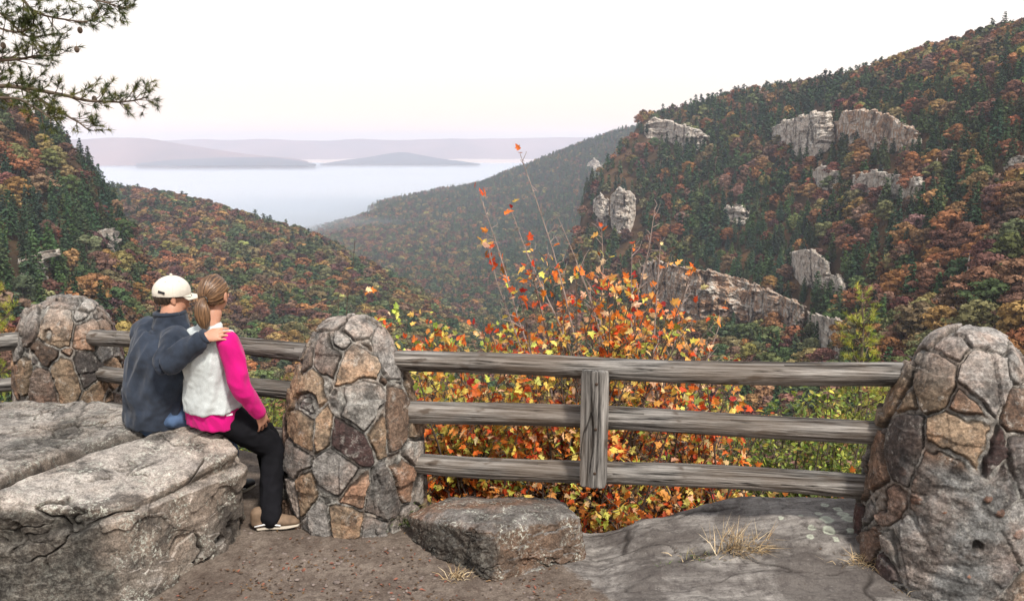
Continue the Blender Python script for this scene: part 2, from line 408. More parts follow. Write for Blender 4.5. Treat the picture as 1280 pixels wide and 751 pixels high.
def trunk_mb(seed, h, r0, limbs=5, spread=3.0, hl=.35):
    r = np.random.default_rng(seed); mb = MB(); z = np.linspace(-1.5, h, 6)
    pts = np.stack([.25*np.sin(z*.5+seed), .25*np.cos(z*.4+seed)-.2, z], 1); tube(mb, pts, np.linspace(r0, r0*.25, 6), 6)
    for i in range(limbs):
        t = hl+(.9-hl)*(i+.5)/limbs; b = np.array([pts[:, 0][3]*.5, 0, h*t]); an = i*2.4+r.random()
        e = b+np.array([math.cos(an)*spread*(1-t*.5), math.sin(an)*spread*(1-t*.5), spread*.7]); mid = (b+e)/2+[0, 0, -.2*spread*.3]
        tube(mb, [b, mid, e], [r0*.4, r0*.25, r0*.1], 4)
    return mb
def bare_mb(seed, h=12):
    r = np.random.default_rng(seed); mb = MB()
    def br(b, d, L, rad, lev):
        pts = [b]; 
        for k in range(3): d = d+.18*r.normal(size=3); d /= np.linalg.norm(d); pts.append(pts[-1]+d*L/3)
        tube(mb, pts, np.linspace(rad, rad*.45, 4), 4, cap=False)
        if lev > 0:
            for k in range(5 if lev > 1 else 4):
                dd = d+.75*r.normal(size=3); dd[2] = abs(dd[2])*.8+.25; dd /= np.linalg.norm(dd); br(pts[1+k % 3], dd, L*.55, rad*.5, lev-1)
    br(np.array([0, 0, -1.]), np.array([0, 0, 1.]), h*.55, .2, 3); return mb
FORMS = bpy.data.collections.new('tree_forms')
def form(k, v, f, lv, tb=None):
    lf = M_leaf
    mi = np.zeros(len(f), np.int32)
    if tb is not None:
        tv = np.concatenate(tb.v); tf = [q for q in tb.f if len(q) == 4]
        f = np.concatenate([f, np.array(tf)+len(v)]); v = np.concatenate([v, tv]); lv = np.concatenate([lv, np.full(len(tv), .5)]); mi = np.concatenate([mi, np.ones(len(tf), np.int32)])
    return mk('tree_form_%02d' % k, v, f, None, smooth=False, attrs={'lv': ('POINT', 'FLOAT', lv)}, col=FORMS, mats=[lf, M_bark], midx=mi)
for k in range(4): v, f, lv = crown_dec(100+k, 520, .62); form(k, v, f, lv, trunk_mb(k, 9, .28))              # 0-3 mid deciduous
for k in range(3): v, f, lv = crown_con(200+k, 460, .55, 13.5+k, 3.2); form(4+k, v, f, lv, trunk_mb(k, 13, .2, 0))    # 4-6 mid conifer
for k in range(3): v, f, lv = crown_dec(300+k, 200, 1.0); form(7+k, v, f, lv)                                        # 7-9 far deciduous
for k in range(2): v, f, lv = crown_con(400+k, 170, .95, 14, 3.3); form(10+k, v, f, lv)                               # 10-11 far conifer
# geometry nodes scatter
gn = bpy.data.node_groups.new('forest_scatter', 'GeometryNodeTree')
gn.interface.new_socket('Geometry', in_out='INPUT', socket_type='NodeSocketGeometry'); gn.interface.new_socket('Geometry', in_out='OUTPUT', socket_type='NodeSocketGeometry')
g = N(gn); gi = g.n('NodeGroupInput'); go = g.n('NodeGroupOutput')
m2p = g.n('GeometryNodeMeshToPoints', {'Mesh': gi.outputs[0]})
ci = g.n('GeometryNodeCollectionInfo', {'Collection': FORMS, 'Separate Children': True, 'Reset Children': True})
def na(nm, t): return g.n('GeometryNodeInputNamedAttribute', {'Name': nm}, data_type=t).outputs['Attribute']
rot = g.n('ShaderNodeCombineXYZ', {'Z': na('rot', 'FLOAT')})
scv = na('scl', 'FLOAT_VECTOR')
iop = g.n('GeometryNodeInstanceOnPoints', {'Points': m2p.outputs[0], 'Instance': ci.outputs[0], 'Pick Instance': True, 'Instance Index': na('kind_id', 'INT'), 'Rotation': rot.outputs[0], 'Scale': scv})
gn.links.new(iop.outputs[0], go.inputs[0])
def scatter(name, pts, kind, rotz, scl, tint, label):
    me = bpy.data.meshes.new(name); me.vertices.add(len(pts)); me.vertices.foreach_set('co', np.asarray(pts, np.float32).ravel())
    a = me.attributes.new('kind_id', 'INT', 'POINT'); a.data.foreach_set('value', np.asarray(kind, np.int32))
    a = me.attributes.new('rot', 'FLOAT', 'POINT'); a.data.foreach_set('value', np.asarray(rotz, np.float32))
    a = me.attributes.new('scl', 'FLOAT_VECTOR', 'POINT'); a.data.foreach_set('vector', np.asarray(scl, np.float32).ravel())
    a = me.attributes.new('tint', 'FLOAT_COLOR', 'POINT'); a.data.foreach_set('color', np.concatenate([tint, np.ones((len(pts), 1))], 1).astype(np.float32).ravel())
    o = bpy.data.objects.new(name, me); COL.objects.link(o); md = o.modifiers.new('scatter', 'NODES'); md.node_group = gn
    tag(o, label, kind='stuff'); return o
PAL = np.array([(.215, .088, .045), (.25, .125, .052), (.155, .080, .052), (.10, .045, .036), (.25, .175, .065), (.165, .130, .058), (.095, .098, .042), (.06, .078, .035), (.19, .105, .075)])*np.array([.88, .98, 1.0])
PN = ['rust red', 'orange', 'brown', 'maroon', 'yellow', 'tan', 'olive', 'green', 'dusty pink brown']
CON = np.array([(.040, .072, .036), (.055, .092, .040), (.036, .064, .040), (.070, .10, .042)])
# zones in photo pixels: x, y, rx, ry, conifer chance, palette weights
Z_ = [
 (980, 320, 150, 65, .88, None), (870, 235, 40, 50, .75, None), (1110, 170, 130, 50, .80, None), (1160, 290, 60, 60, .6, None), (960, 150, 90, 18, .7, None),
 (940, 215, 70, 28, .12, [3, 2, 4, 1, 0, 1, 0, 0, 4]), (1010, 240, 60, 26, .15, [4, 3, 3, 2, 1, 1, 0, 0, 2]), (830, 290, 40, 40, .45, [2, 2, 3, 1, 1, 2, 2, 1, 2]),
 (1200, 270, 90, 60, .12, [5, 5, 1, 1, 2, 1, 1, 0, 1]), (1150, 310, 70, 60, .15, [5, 5, 2, 1, 2, 1, 1, 0, 0]), (1240, 380, 60, 60, .2, [3, 2, 4, 3, 1, 1, 1, 1, 2]),
 (1100, 330, 30, 60, .35, [4, 4, 2, 2, 1, 1, 1, 0, 0]), (1250, 140, 60, 60, .65, [4, 3, 3, 2, 1, 1, 1, 0, 0]), (1150, 72, 70, 18, .05, [3, 3, 3, 2, 3, 2, 2, 1, 1]), (1210, 75, 110, 32, .12, [4, 4, 3, 2, 3, 2, 2, 1, 1]),
 (930, 112, 120, 9, .25, [2, 3, 3, 1, 2, 2, 2, 1, 2]), (950, 430, 130, 35, .15, [1, 2, 3, 1, 2, 4, 4, 2, 0]), (1100, 440, 90, 40, .45, [2, 2, 2, 2, 2, 2, 2, 1, 0]),
 (30, 330, 70, 80, .85, None), (100, 270, 35, 80, .9, None), (140, 250, 22, 60, .95, None), (30, 200, 40, 45, .25, [4, 4, 2, 1, 1, 1, 1, 0, 1]), (20, 240, 30, 30, .2, [5, 5, 1, 2, 1, 1, 0, 0, 0]),
 (100, 230, 14, 50, .2, [5, 5, 1, 0, 1, 0, 0, 0, 0]), (60, 185, 50, 18, .85, None), (150, 350, 40, 60, .12, [5, 5, 3, 2, 1, 1, 1, 0, 0]), (90, 400, 80, 50, .7, None),
 (230, 270, 60, 30, .12, [4, 3, 4, 2, 1, 2, 2, 1, 0]), (350, 340, 150, 60, .04, [3, 3, 4, 2, 3, 3, 4, 3, 0]), (420, 320, 60, 20, .15, [2, 2, 4, 2, 2, 3, 4, 3, 0]),
 (250, 380, 60, 50, .03, [5, 5, 3, 2, 2, 1, 1, 0, 0]), (400, 470, 160, 60, .15, [2, 3, 3, 1, 3, 4, 4, 4, 0])]
def choose(px, py, wx, wy, base=.2, pal=(2, 2, 4, 2, 1, 3, 4, 3, 1)):
    n = len(px); pc = np.full(n, base); ws = np.tile(np.array(pal, float), (n, 1)); wt = np.full(n, .25); acc = pc*.25; W = ws*.25
    for (zx, zy, rx, ry, c, pw) in Z_:
        d = ((px-zx)/rx)**2+((py-zy)/ry)**2; k = np.exp(-d*.9)*2.0
        acc = acc+k*c; W = W+k[:, None]*np.array(pw if pw else pal, float); wt = wt+k
    pc = acc/wt; W = W/wt[:, None]
    cl = fbm(np.stack([wx*.012, wy*.012], -1), 3, 77)*1.1+.10*(px > 730)*(py < 420)
    pc = np.clip((pc-.5)*1.25+.5+cl, 0.02, .97)
    iscon = rng.random(n) < pc
    W = W*np.exp(1.6*np.stack([fbm(np.stack([wx*.015, wy*.015], -1)+k*9.1, 2, 90+k) for k in range(9)], -1))
    cw = np.cumsum(W, 1); cw /= cw[:, -1:]; u = rng.random(n)[:, None]; pi = (u > cw).sum(1)
    cc = rng.integers(0, 4, n)
    t = np.where(iscon[:, None], CON[cc], PAL[np.minimum(pi, 8)])*(.75+.5*rng.random((n, 1)))*(1+.08*rng.normal(size=(n, 3)))
    return iscon, np.minimum(pi, 8), np.clip(t, .008, .6)
def sample(name, spacing):
    G = PATCH[name]; nu, nv, _ = G.shape
    a = G[1:, :-1]-G[:-1, :-1]; b = G[:-1, 1:]-G[:-1, :-1]
    ar = np.abs(a[..., 0]*b[..., 1]-a[..., 1]*b[..., 0]).ravel(); 
    ar3 = np.linalg.norm(np.cross(a, b), axis=-1).ravel(); ar = .6*ar+.4*ar3
    n = int(ar.sum()/spacing**2*1.9); idx = rng.choice(len(ar), n, p=ar/ar.sum()); iu = idx//(nv-1); iv = idx % (nv-1); f = rng.random((n, 2))
    p = G[iu, iv]+a[iu, iv]*f[:, :1]+b[iu, iv]*f[:, 1:]
    # thin to spacing with a hash grid
    key = {}; keep = []; ce = spacing
    gx = np.floor(p[:, 0]/ce).astype(int); gy = np.floor(p[:, 1]/ce).astype(int)
    for i in range(n):
        ok = True
        for dx in (-1, 0, 1):
            for dy in (-1, 0, 1):
                for j in key.get((gx[i]+dx, gy[i]+dy), ()):
                    if abs(p[j, 0]-p[i, 0])**2+abs(p[j, 1]-p[i, 1])**2 < (spacing*.86)**2: ok = False; break
                if not ok: break
            if not ok: break
        if ok: key.setdefault((gx[i], gy[i]), []).append(i); keep.append(i)
    return p[keep]
# ------------------------------------------------------------------ cliffs
from mathutils.bvhtree import BVHTree
BVH = {}
for nme, G in PATCH.items():
    if nme in ('right_hillside', 'left_hillside', 'middle_hillside', 'valley_ridge'):
        nu, nv, _ = G.shape; v = np.transpose(G, (1, 0, 2)).reshape(-1, 3); BVH[nme] = BVHTree.FromPolygons(v.tolist(), gridfaces(nu, nv).tolist())
def hit(nme, px, py):
    d = Vector(ray(px, py)); d.normalize(); r = BVH[nme].ray_cast(Vector((0, 0, H)), d); return np.array(r[0]) if r[0] is not None else None
def pline(pts, x, k): return np.interp(x, [p[0] for p in pts], [p[k] for p in pts])
CLIFFS = [
 ('right_hillside', [(966,160,172),(985,152,184),(1005,145,192),(1025,141,188),(1046,140,172)], 'white jagged cliff left of the rust-streaked one, high on the right hillside', 0),
 ('right_hillside', [(1046,152,168),(1062,140,176),(1085,137,178),(1110,144,180),(1135,157,182),(1152,168,181)], 'pale cliff with a rust-stained overhang, high on the right hillside', 1),
 ('right_hillside', [(1016,213,222),(1032,208,228),(1050,214,224)], 'tiny pale outcrop among pines below the high white cliff', 0),
 ('right_hillside', [(1068,220,236),(1095,215,242),(1125,219,240),(1156,222,240)], 'broken pale ledge among pines under the rust-streaked cliff', 0),
 ('right_hillside', [(1258,200,206),(1280,196,212),(1310,198,210)], 'pale rock ledge at the right edge of the picture', 0),
 ('right_hillside', [(806,156,168),(820,147,172),(838,152,174),(852,157,182),(870,162,181),(888,168,174)], 'pale cap of cliff at the upper left end of the right ridge', 0),
 ('right_hillside', [(764,246,280),(774,236,294),(788,240,288),(796,248,270)], 'tall grey cliff on the left flank of the right ridge, split by pines', 0),
 ('right_hillside', [(742,250,270),(752,244,282),(762,250,274)], 'narrow grey cliff at the outermost left flank of the right ridge', 0),
 ('right_hillside', [(798,338,352),(812,328,376),(830,330,396),(860,336,404),(900,343,402),(935,354,400),(972,368,402),(1012,386,410)], 'long rust and white cliff band above the canyon bottom', 2),
 ('right_hillside', [(1012,394,410),(1030,396,428),(1050,400,436),(1068,410,424)], 'white broken cliff end right of the long rust cliff band', 0),
 ('right_hillside', [(1028,352,360),(1044,346,366),(1060,352,364)], 'sliver of pale rock between trees right of the small crag', 0),
 ('right_hillside', [(905,262,268),(922,256,274),(938,262,270)], 'small grey rock showing through pines in the middle of the right hillside', 0),
 ('right_hillside', [(990,318,336),(1006,312,350),(1024,318,352),(1040,330,344)], 'small pale crag above the long rust cliff band', 0),
 ('left_hillside', [(40,322,334),(52,314,346),(66,320,342)], 'small pale rock outcrop on the left hillside', 0),
 ('left_hillside', [(122,292,304),(132,286,312),(144,296,308)], 'tiny white rock near the edge of the left hillside', 0),
 ('valley_ridge', [(734,204,208),(745,200,212),(756,204,210)], 'small distant pale cliff under the far ridge crest', 0)]
m, nt, out = newmat('cliff_rock'); g = N(nt); o = g.obj(); geo = g.n('ShaderNodeNewGeometry').outputs['Position']
big = g.noise(geo, .05, 5, .6); st = g.noise(g.mapping(geo, (.10, .10, .10)), 1, 8, .72, 1.5); st2 = g.noise(g.mapping(geo, (.06, .06, .55)), 1, 5, .6, .4)
c = g.mix(g.ramp(st2, [(.35, 0.), (.65, 1.)]), (.46, .425, .37), (.76, .72, .64))
rf = g.math('MULTIPLY', g.ramp(st, [(.38, 0.), (.56, 1.)]), g.attr('rust').outputs['Fac'])
c = g.mix(rf, c, g.mix(g.noise(geo, .3, 4), (.30, .15, .08), (.47, .31, .20)))
c = g.mix(g.math('MULTIPLY', g.ramp(g.noise(g.mapping(geo, (.3, .3, .22)), 1, 7, .72, 1.0), [(.46, 0.), (.62, 1.)]), .8), c, (.12, .11, .10))
c = g.mix(g.ramp(g.attr('crk').outputs['Fac'], [(.0, 0.), (.7, .9)]), c, (.045, .04, .035))
b = g.n('ShaderNodeBsdfDiffuse', {'Color': c, 'Normal': g.bump(g.noise(geo, .9, 8, .7), .9, 1.2)}); nt.links.new(b.outputs[0], out.inputs[0]); M_cliff = m
EXCL = []
for ci_, (hn, pts, lab, rust) in enumerate(CLIFFS):
    x0, x1 = pts[0][0], pts[-1][0]; dm = hit(hn, (x0+x1)/2, pline(pts, (x0+x1)/2, 2)); dm = dm[1] if dm is not None else 800
    hp = 11/dm*F*.42; nu = int(max(30, (x1-x0)*1.6)); nv = 60; XS = np.linspace(x0, x1, nu)
    top = pline(pts, XS, 1)+4*fbm(np.stack([XS*.09, XS*0+ci_], -1), 3, 3)+2.6*np.round(2.4*pn(np.stack([XS*.13, XS*0+ci_*3], -1), 9)); bot = pline(pts, XS, 2)+5*fbm(np.stack([XS*.1, XS*0+ci_+.5], -1), 3, 4)+hp*np.clip(np.minimum(XS-x0, x1-XS)/4, .2, 1)
    EXCL.append((hn, pts, dm))
    V = np.zeros((nv, nu, 3)); last = dm
    dep = []
    for i in range(nu):
        h_ = hit(hn, XS[i], bot[i]); last = h_[1] if h_ is not None else last; dep.append(last)
    dep = np.array(dep); dep = np.convolve(np.pad(dep, 6, 'edge'), np.ones(13)/13, 'valid')
    mpp = dep/F
    for j in range(nv):
        t = j/(nv-10.) if j < nv-9 else 1
        Y = dep-3+t*1.5*mpp*8
        py = bot+(top-bot)*min(t, 1)
        V[j] = P(XS, py, Y)
        if j >= nv-9: k = (j-(nv-9))/8.; V[j] = P(XS, top-k*1.2, Y+k*mpp*45); 
    q = V.reshape(-1, 3); ms = float(mpp.mean())
    qs = np.stack([q[:, 0]+.4*q[:, 1], q[:, 2], 0*q[:, 0]], -1)
    wq = qs[:, :2]+7*np.stack([pn(qs*.05, 4), pn(qs*.05, 6)], -1)
    f1, e, idd = voro(wq*np.array([1/8., 1/9.]), 5); f1b, e2, id2 = voro(wq*np.array([1/3.2, 1/2.4])+9, 6)
    blk = (hash01(idd & 0xffff)-.5)*9+(hash01(id2 & 0xffff)-.5)*3.2
    strata = 1.3*np.round(2.2*pn(np.stack([q[:, 0]*.03, q[:, 2]*.28+.6*pn(q*.05, 19), q[:, 1]*.02], -1), 18))+1.4*pn(np.stack([q[:, 0]*.02, q[:, 2]*.35, q[:, 1]*.02], -1), 8)
    crk = (np.clip(1-e/.06, 0, 1)*.5+np.clip(1-e2/.08, 0, 1)*.35)*sstep(-.1, .25, fbm(q*.06, 2, 12))+.5*sstep(.18, .4, fbm(q*np.array([.16, .16, .04]), 4, 14))
    dis = np.clip(blk+strata-2.6*np.clip(crk, 0, 1)+6*fbm(q*.05, 3, 10)+2.2*fbm(q*.25, 4, 11)+1.6*ridged(q*np.array([.1, .1, .5]), 3, 15), -11, 9)
    jj = np.repeat(np.arange(nv), nu); fade = np.where(jj >= nv-9, 1-(jj-(nv-9))/8., 1.)
    q = q+np.stack([-.2*dis, -dis, 0*dis], -1)*fade[:, None]
    led = np.floor((q[:, 2]+2.5*pn(q*.06, 22))/5.5); led = led-led.min(); q[:, 1] += fade*np.minimum(led*1.5, 9)
    o_ = mk('cliff', q, gridfaces(nu, nv), M_cliff, smooth=False, attrs={'crk': ('POINT', 'FLOAT', np.clip(crk, 0, 1)), 'rust': ('POINT', 'FLOAT', np.full(len(q), [.4, 1.0, 1.0][rust]))})
    tag(o_, lab, 'cliff', 'cliffs on the hillsides')
# ------------------------------------------------------------------ the woods
def in_cliff(hn, px, py, d, hpx):
    r = np.zeros(len(px), bool)
    for (h2, pts, dm) in EXCL:
        if h2 != hn: continue
        ins = (px > pts[0][0]) & (px < pts[-1][0]); yt = pline(pts, px, 1); yb = pline(pts, px, 2)
        r |= ins & (py > yt+1) & (py-hpx*.5 < yb-1) & (d > 0)
    return r
ALL = {}
FP = [(1.0, .0)]
for nm_, spc, base, pal in (('right_hillside', 6.9, .28, (3,3,3,2,1,2,2,1,2)), ('left_hillside', 6.3, .5, (3,3,3,2,1,2,2,2,1)), ('middle_hillside', 9.3, .12, (1,2,4,1,3,5,6,4,1)),
                            ('valley_ridge', 10.5, .55, (0,1,2,0,1,2,4,6,0)), ('valley_spit', 12, .4, (1,1,3,1,1,2,4,4,1))):
    p = sample(nm_, spc); px, py, dep = proj(p); d = np.linalg.norm(p[:, :2], axis=1)
    ic, pi, t = choose(px, py, p[:, 0], p[:, 1], base, pal)
    hgt = np.where(ic, .70+.60*rng.random(len(p)), .58+.62*rng.random(len(p))); hpx = hgt*np.where(ic, 16, 13)*F/dep
    vis = (px > -150) & (px < 1430) & (py > -60) & (py-hpx < 680) & (dep > (95 if nm_ != 'middle_hillside' else 130)) & (~in_cliff(nm_, px, py, d, hpx) | (rng.random(len(p)) < np.where(in_cliff(nm_, px, py-hpx*.9, d, hpx),   .16, .75)))
    if nm_ == 'left_hillside': vis &= px > -160
    ALL[nm_] = dict(p=p[vis], px=px[vis], py=py[vis], d=d[vis], ic=ic[vis], pi=pi[vis], t=t[vis], h=hgt[vis], hpx=hpx[vis])
# which stand clear in the picture: painter-order test on a coarse grid of pixels
cat_ = {k: np.concatenate([ALL[n][k] for n in ALL]) for k in ALL['right_hillside']}
src = np.concatenate([np.full(len(ALL[n]['d']), i) for i, n in enumerate(ALL)])
order = np.argsort(cat_['d']); buf = np.zeros((751, 1280), bool)
# things standing before the woods: pillars, rock, ground, people, the shrubs
def blk_(x0, y0, x1, y1): buf[max(0, y0):y1, max(0, x0):x1] = True
blk_(0,505,320,751); blk_(40,385,155,520); blk_(375,410,500,751); blk_(1090,430,1280,751); blk_(170,395,300,530); blk_(190,340,285,400); blk_(500,440,900,751); blk_(560,620,1100,751); blk_(0,450,1280,484) if False else None
visible = np.zeros(len(order)); 
for i in order:
    x, y, h_ = cat_['px'][i], cat_['py'][i], cat_['hpx'][i]; r_ = h_*(.2 if cat_['ic'][i] else .36)
    x0, x1, y0, y1 = int(max(0, x-r_)), int(min(1280, x+r_+1)), int(max(0, y-h_)), int(min(751, y-h_*.25+1))
    if x1 <= x0 or y1 <= y0: continue
    w_ = buf[y0:y1, x0:x1]; visible[i] = (~w_).sum(); w_[:] = True
size = visible.copy()
groups_ = {True: [i for i in np.argsort(-size) if cat_['ic'][i] and size[i] > 30][:300], False: [i for i in np.argsort(-size) if (not cat_['ic'][i]) and size[i] > 30][:300]}
single = np.zeros(len(order), bool)
for k in groups_.values(): single[k] = True
print('woods', len(order), 'single', {k: len(v) for k, v in groups_.items()}, 'min px', {k: size[v[-1]] for k, v in groups_.items()})
# kept low: the crowd of the rest, one object per hillside
LBL = {'right_hillside': 'mixed autumn wood of pines and broadleaf trees on the right canyon wall', 'left_hillside': 'dark pines and orange broadleaf wood on the left slope', 'middle_hillside': 'rounded rust, olive and yellow treetops covering the middle hillside',
       'valley_ridge': 'blue hazy wood on the far valley ridge', 'valley_spit': 'dark tree line on a spit reaching into the fog'}
for i_, n in enumerate(ALL):
    k = (src == i_) & ~single; dd = cat_['d'][k]; ic = cat_['ic'][k]; r_ = rng.integers(0, 100, k.sum())
    kind = np.where(ic, np.where(dd < 650, 4+r_ % 3, 10+r_ % 2), np.where(dd < 650, r_ % 4, 7+r_ % 3))
    hh = cat_['h'][k]; wd = hh*(.9+.3*rng.random(len(hh)))*np.where(ic, 1.08, 1.25)
    wd = wd*{'valley_ridge': 1.25, 'middle_hillside': 1.30}.get(n, 1.0)
    if n == 'valley_spit': hh = hh*1.4
    scatter('woodland', cat_['p'][k]-np.array([0, 0, .3]), kind, rng.random(k.sum())*6.28, np.stack([wd, wd, hh], -1), cat_['t'][k], LBL[n])
# the individuals
def protos():
    D_, C_ = [], []
    for k in range(4):
        v, f, lv = crown_dec(500+k, 1500, .40); D_.append((mk('crown', v, f, M_leaf, smooth=False, attrs={'lv': ('POINT', 'FLOAT', lv)}, col=None).data, trunk_mb(30+k, 9, .28).build('trunk', M_bark, col=None).data))
    for k in range(4):
        v, f, lv = crown_con(600+k, 1500, .36, 13+k, 3.2); C_.append((mk('crown', v, f, M_leaf, smooth=False, attrs={'lv': ('POINT', 'FLOAT', lv)}, col=None).data, trunk_mb(40+k, 14, .2, 0).build('trunk', M_bark, col=None).data))
    return D_, C_
PD, PC = protos()
HN = {0: 'right hillside', 1: 'left hillside', 2: 'middle hillside', 3: 'valley ridge', 4: 'spit'}
def where(s, x, y):
    if s == 0:
        if y < 135: return 'near the skyline of the right hillside'
        if y < 200: return 'beside the high pale right-hand cliffs' if x > 940 else 'on the outer shoulder of the right ridge'
        if x > 1150: return 'on the slope above the right stone pillar' if y > 300 else 'on the broad slope at the far right'
        if y > 395: return 'below the long rust cliff band'
        if x < 880: return 'on the left flank of the right ridge'
        return 'on the slope above the long rust cliff band'
    if s == 1: return 'high on the left slope' if y < 230 else ('above the left stone pillar' if y > 330 else 'on the steep left slope')
    if s == 2: return 'behind the seated couple' if x < 330 else ('low on the middle hillside' if y > 400 else 'on the open middle hillside')
    return 'on the '+HN[s]
for con, idxs in groups_.items():
    for i in idxs:
        j = int(rng.integers(0, 4)); cm, tm = (PC if con else PD)[j]; t = cat_['t'][i]; p = cat_['p'][i]
        nmx = 'pine_tree' if con else 'autumn_tree'
        e = empty(nmx, (p[0], p[1], p[2]-.3), float(rng.random()*6.28)); h_ = float(cat_['h'][i]); wd = h_*(.9+.3*rng.random())*(1.08 if con else 1.25); e.scale = (wd, wd, h_)
        for nn, md in (('crown', cm), ('trunk', tm)):
            c_ = bpy.data.objects.new(nn, md); COL.objects.link(c_); c_.parent = e
            if nn == 'crown': c_['tint'] = [float(q) for q in t]
        hw = 'tall' if h_ > (1.08 if con else .98) else ('small' if h_ < (.9 if con else .8) else 'mid-sized')
        cl_ = ('dark' if t[1] < .055 else 'mid green') if con else PN[cat_['pi'][i]]
        x_, y_ = cat_['px'][i], cat_['py'][i]
        if not con and cat_['pi'][i] == 8: cl_ = 'dusty brown'
        lab = f"{hw} {cl_} {'pine' if con else 'broadleaf tree'} {where(src[i], x_, y_)}"
        tag(e, lab, 'pine' if con else 'tree', ('pines on the canyon slopes' if con else 'autumn trees on the canyon slopes'))
# bare grey trees on the right slope
bm_ = [bare_mb(70+k).build('branches', M_dead, col=None).data for k in range(3)]
for k, (px, py, s_, lab) in enumerate(((1148,412,1.0,'leafless grey tree with a spreading crown above the right pillar'),(1128,432,.8,'leafless grey tree lowest on the slope by the young pine'),(1172,398,.8,'leafless grey tree among orange crowns above the right pillar'),(1240,352,.8,'leafless grey tree on the slope at the right edge'))):
    p = hit('right_hillside', px, py)
    if p is None: continue
    o_ = bpy.data.objects.new('bare_tree', bm_[k % 3]); COL.objects.link(o_); o_.location = p; o_.rotation_euler[2] = k*1.3; o_.scale = (s_,)*3
    tag(o_, lab, 'bare tree', 'bare trees on the right hillside')
for (px, py, s_, lab) in ((1168, 228, 12, 'thin pale dead trunk standing among pines beside the high cliffs'), (1205, 372, 14, 'thin pale dead trunk standing among the orange trees')):
    p = hit('right_hillside', px, py)
    if p is not None:
        mb = MB(); tube(mb, [(0, 0, -1), (.1, 0, s_*.5), (.25, 0, s_)], [.3, .24, .12], 5)
        for q in range(5): zz = s_*(.4+.11*q); an = q*2.1; tube(mb, [(.15, 0, zz), (.15+math.cos(an)*1.2, math.sin(an)*1.2, zz+.5)], [.09, .04], 4)
        o_ = mb.build('dead_tree', M_dead); o_.location = p; tag(o_, lab, 'dead tree')
# ------------------------------------------------------------------ rock materials
def rockmat(name, top, side, dark, lich=(.50, .51, .44), darkamt=.5, warm=(.30, .17, .10), warmamt=.35, vein=False):
    m, nt, out = newmat(name); g = N(nt); o = g.obj(); nz = g.n('ShaderNodeSeparateXYZ', {0: g.n('ShaderNodeNewGeometry').outputs['Normal']}).outputs[2]
    n1 = g.noise(o, 2.3, 6, .6, .3); n2 = g.noise(o, 9, 8, .7, .2); n3 = g.noise(o, 45, 6, .7); n4 = g.noise(o, 130, 4, .7)
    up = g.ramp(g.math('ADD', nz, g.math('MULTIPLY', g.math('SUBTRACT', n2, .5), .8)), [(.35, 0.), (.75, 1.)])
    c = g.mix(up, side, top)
    c = g.mix(g.math('MULTIPLY', g.ramp(n1, [(.46, 0.), (.62, 1.)]), warmamt), c, warm)
    c = g.mix(g.math('MULTIPLY', g.ramp(g.noise(g.mapping(o, (1, 1, 1), loc=(3, 5, 1)), 4.5, 8, .72, .5), [(.48, 0.), (.60, 1.)]), darkamt), c, dark)
    c = g.mix(g.math('MULTIPLY', g.ramp(n3, [(.35, 1.), (.55, 0.)]), .55), c, tuple(q*.38 for q in side))
    li = g.math('MULTIPLY', g.ramp(g.noise(g.mapping(o, loc=(9, 2, 4)), 7, 4, .6), [(.46, 0.), (.60, 1.)]), g.ramp(g.noise(o, 60, 5, .7), [(.52, 0.), (.60, 1.)]))
    c = g.mix(g.math('MULTIPLY', li, .75), c, lich)
    c = g.mix(g.math('MULTIPLY', g.attr('shade_crust').outputs['Fac'], .80), c, g.mix(g.ramp(n3, [(.45, 0.), (.62, 1.)]), (.028, .026, .023), (.12, .115, .10)))  # painted shade on left and front faces, plus the far top's dark crust
    c = g.mix(g.attr('crk').outputs['Fac'], c, (.018, .015, .012))
    c = g.mix(1.0, c, g.ramp(n4, [(.3, .45), (.68, 1.4)]), 'MULTIPLY'); c = g.mix(1.0, c, g.ramp(n2, [(.32, .55), (.66, 1.3)]), 'MULTIPLY')
    h = g.math('ADD', g.math('MULTIPLY', n2, 1.2), g.math('ADD', g.math('MULTIPLY', n3, .5), g.math('MULTIPLY', n4, .16)))
    b = g.n('ShaderNodeBsdfPrincipled', {'Base Color': c, 'Roughness': .85, 'Specular IOR Level': .25, 'Normal': g.bump(h, .85, .022)})
    nt.links.new(b.outputs[0], out.inputs[0]); return m
M_rockA = rockmat('pale_sandstone', (.37, .335, .30), (.18, .153, .128), (.030, .026, .024), darkamt=.78, warm=(.36, .27, .205), warmamt=.45)
M_rockB = rockmat('brown_sandstone', (.18, .165, .152), (.15, .10, .070), (.03, .026, .023), darkamt=.6, warm=(.24, .12, .065), warmamt=.8)
M_slab = rockmat('grey_slab_rock', (.27, .245, .235), (.20, .17, .155), (.075, .062, .062), darkamt=.6, warm=(.36, .31, .27), warmamt=.5)
def cage(rings, faces, crease, levels, cr_edges=None):
    """closed cage -> dense smooth mesh arrays"""
    me = bpy.data.meshes.new('c'); me.from_pydata([tuple(map(float, q)) for q in rings], [], faces); me.update()
    o = bpy.data.objects.new('c', me); COL.objects.link(o)
    a = me.attributes.new('crease_edge', 'FLOAT', 'EDGE'); a.data.foreach_set('value', [crease]*len(me.edges))
    md = o.modifiers.new('s', 'SUBSURF'); md.levels = levels; md.render_levels = levels
    dg = bpy.context.evaluated_depsgraph_get(); e = o.evaluated_get(dg); m2 = e.to_mesh()
    nv = len(m2.vertices); v = np.zeros(nv*3); m2.vertices.foreach_get('co', v); n = np.zeros(nv*3); m2.vertices.foreach_get('normal', n)
    nf = len(m2.polygons); f = np.zeros(nf*4, np.int32); m2.loops.foreach_get('vertex_index', f)
    e.to_mesh_clear(); bpy.data.objects.remove(o); bpy.data.meshes.remove(me)
    return v.reshape(-1, 3), n.reshape(-1, 3), f.reshape(-1, 4)
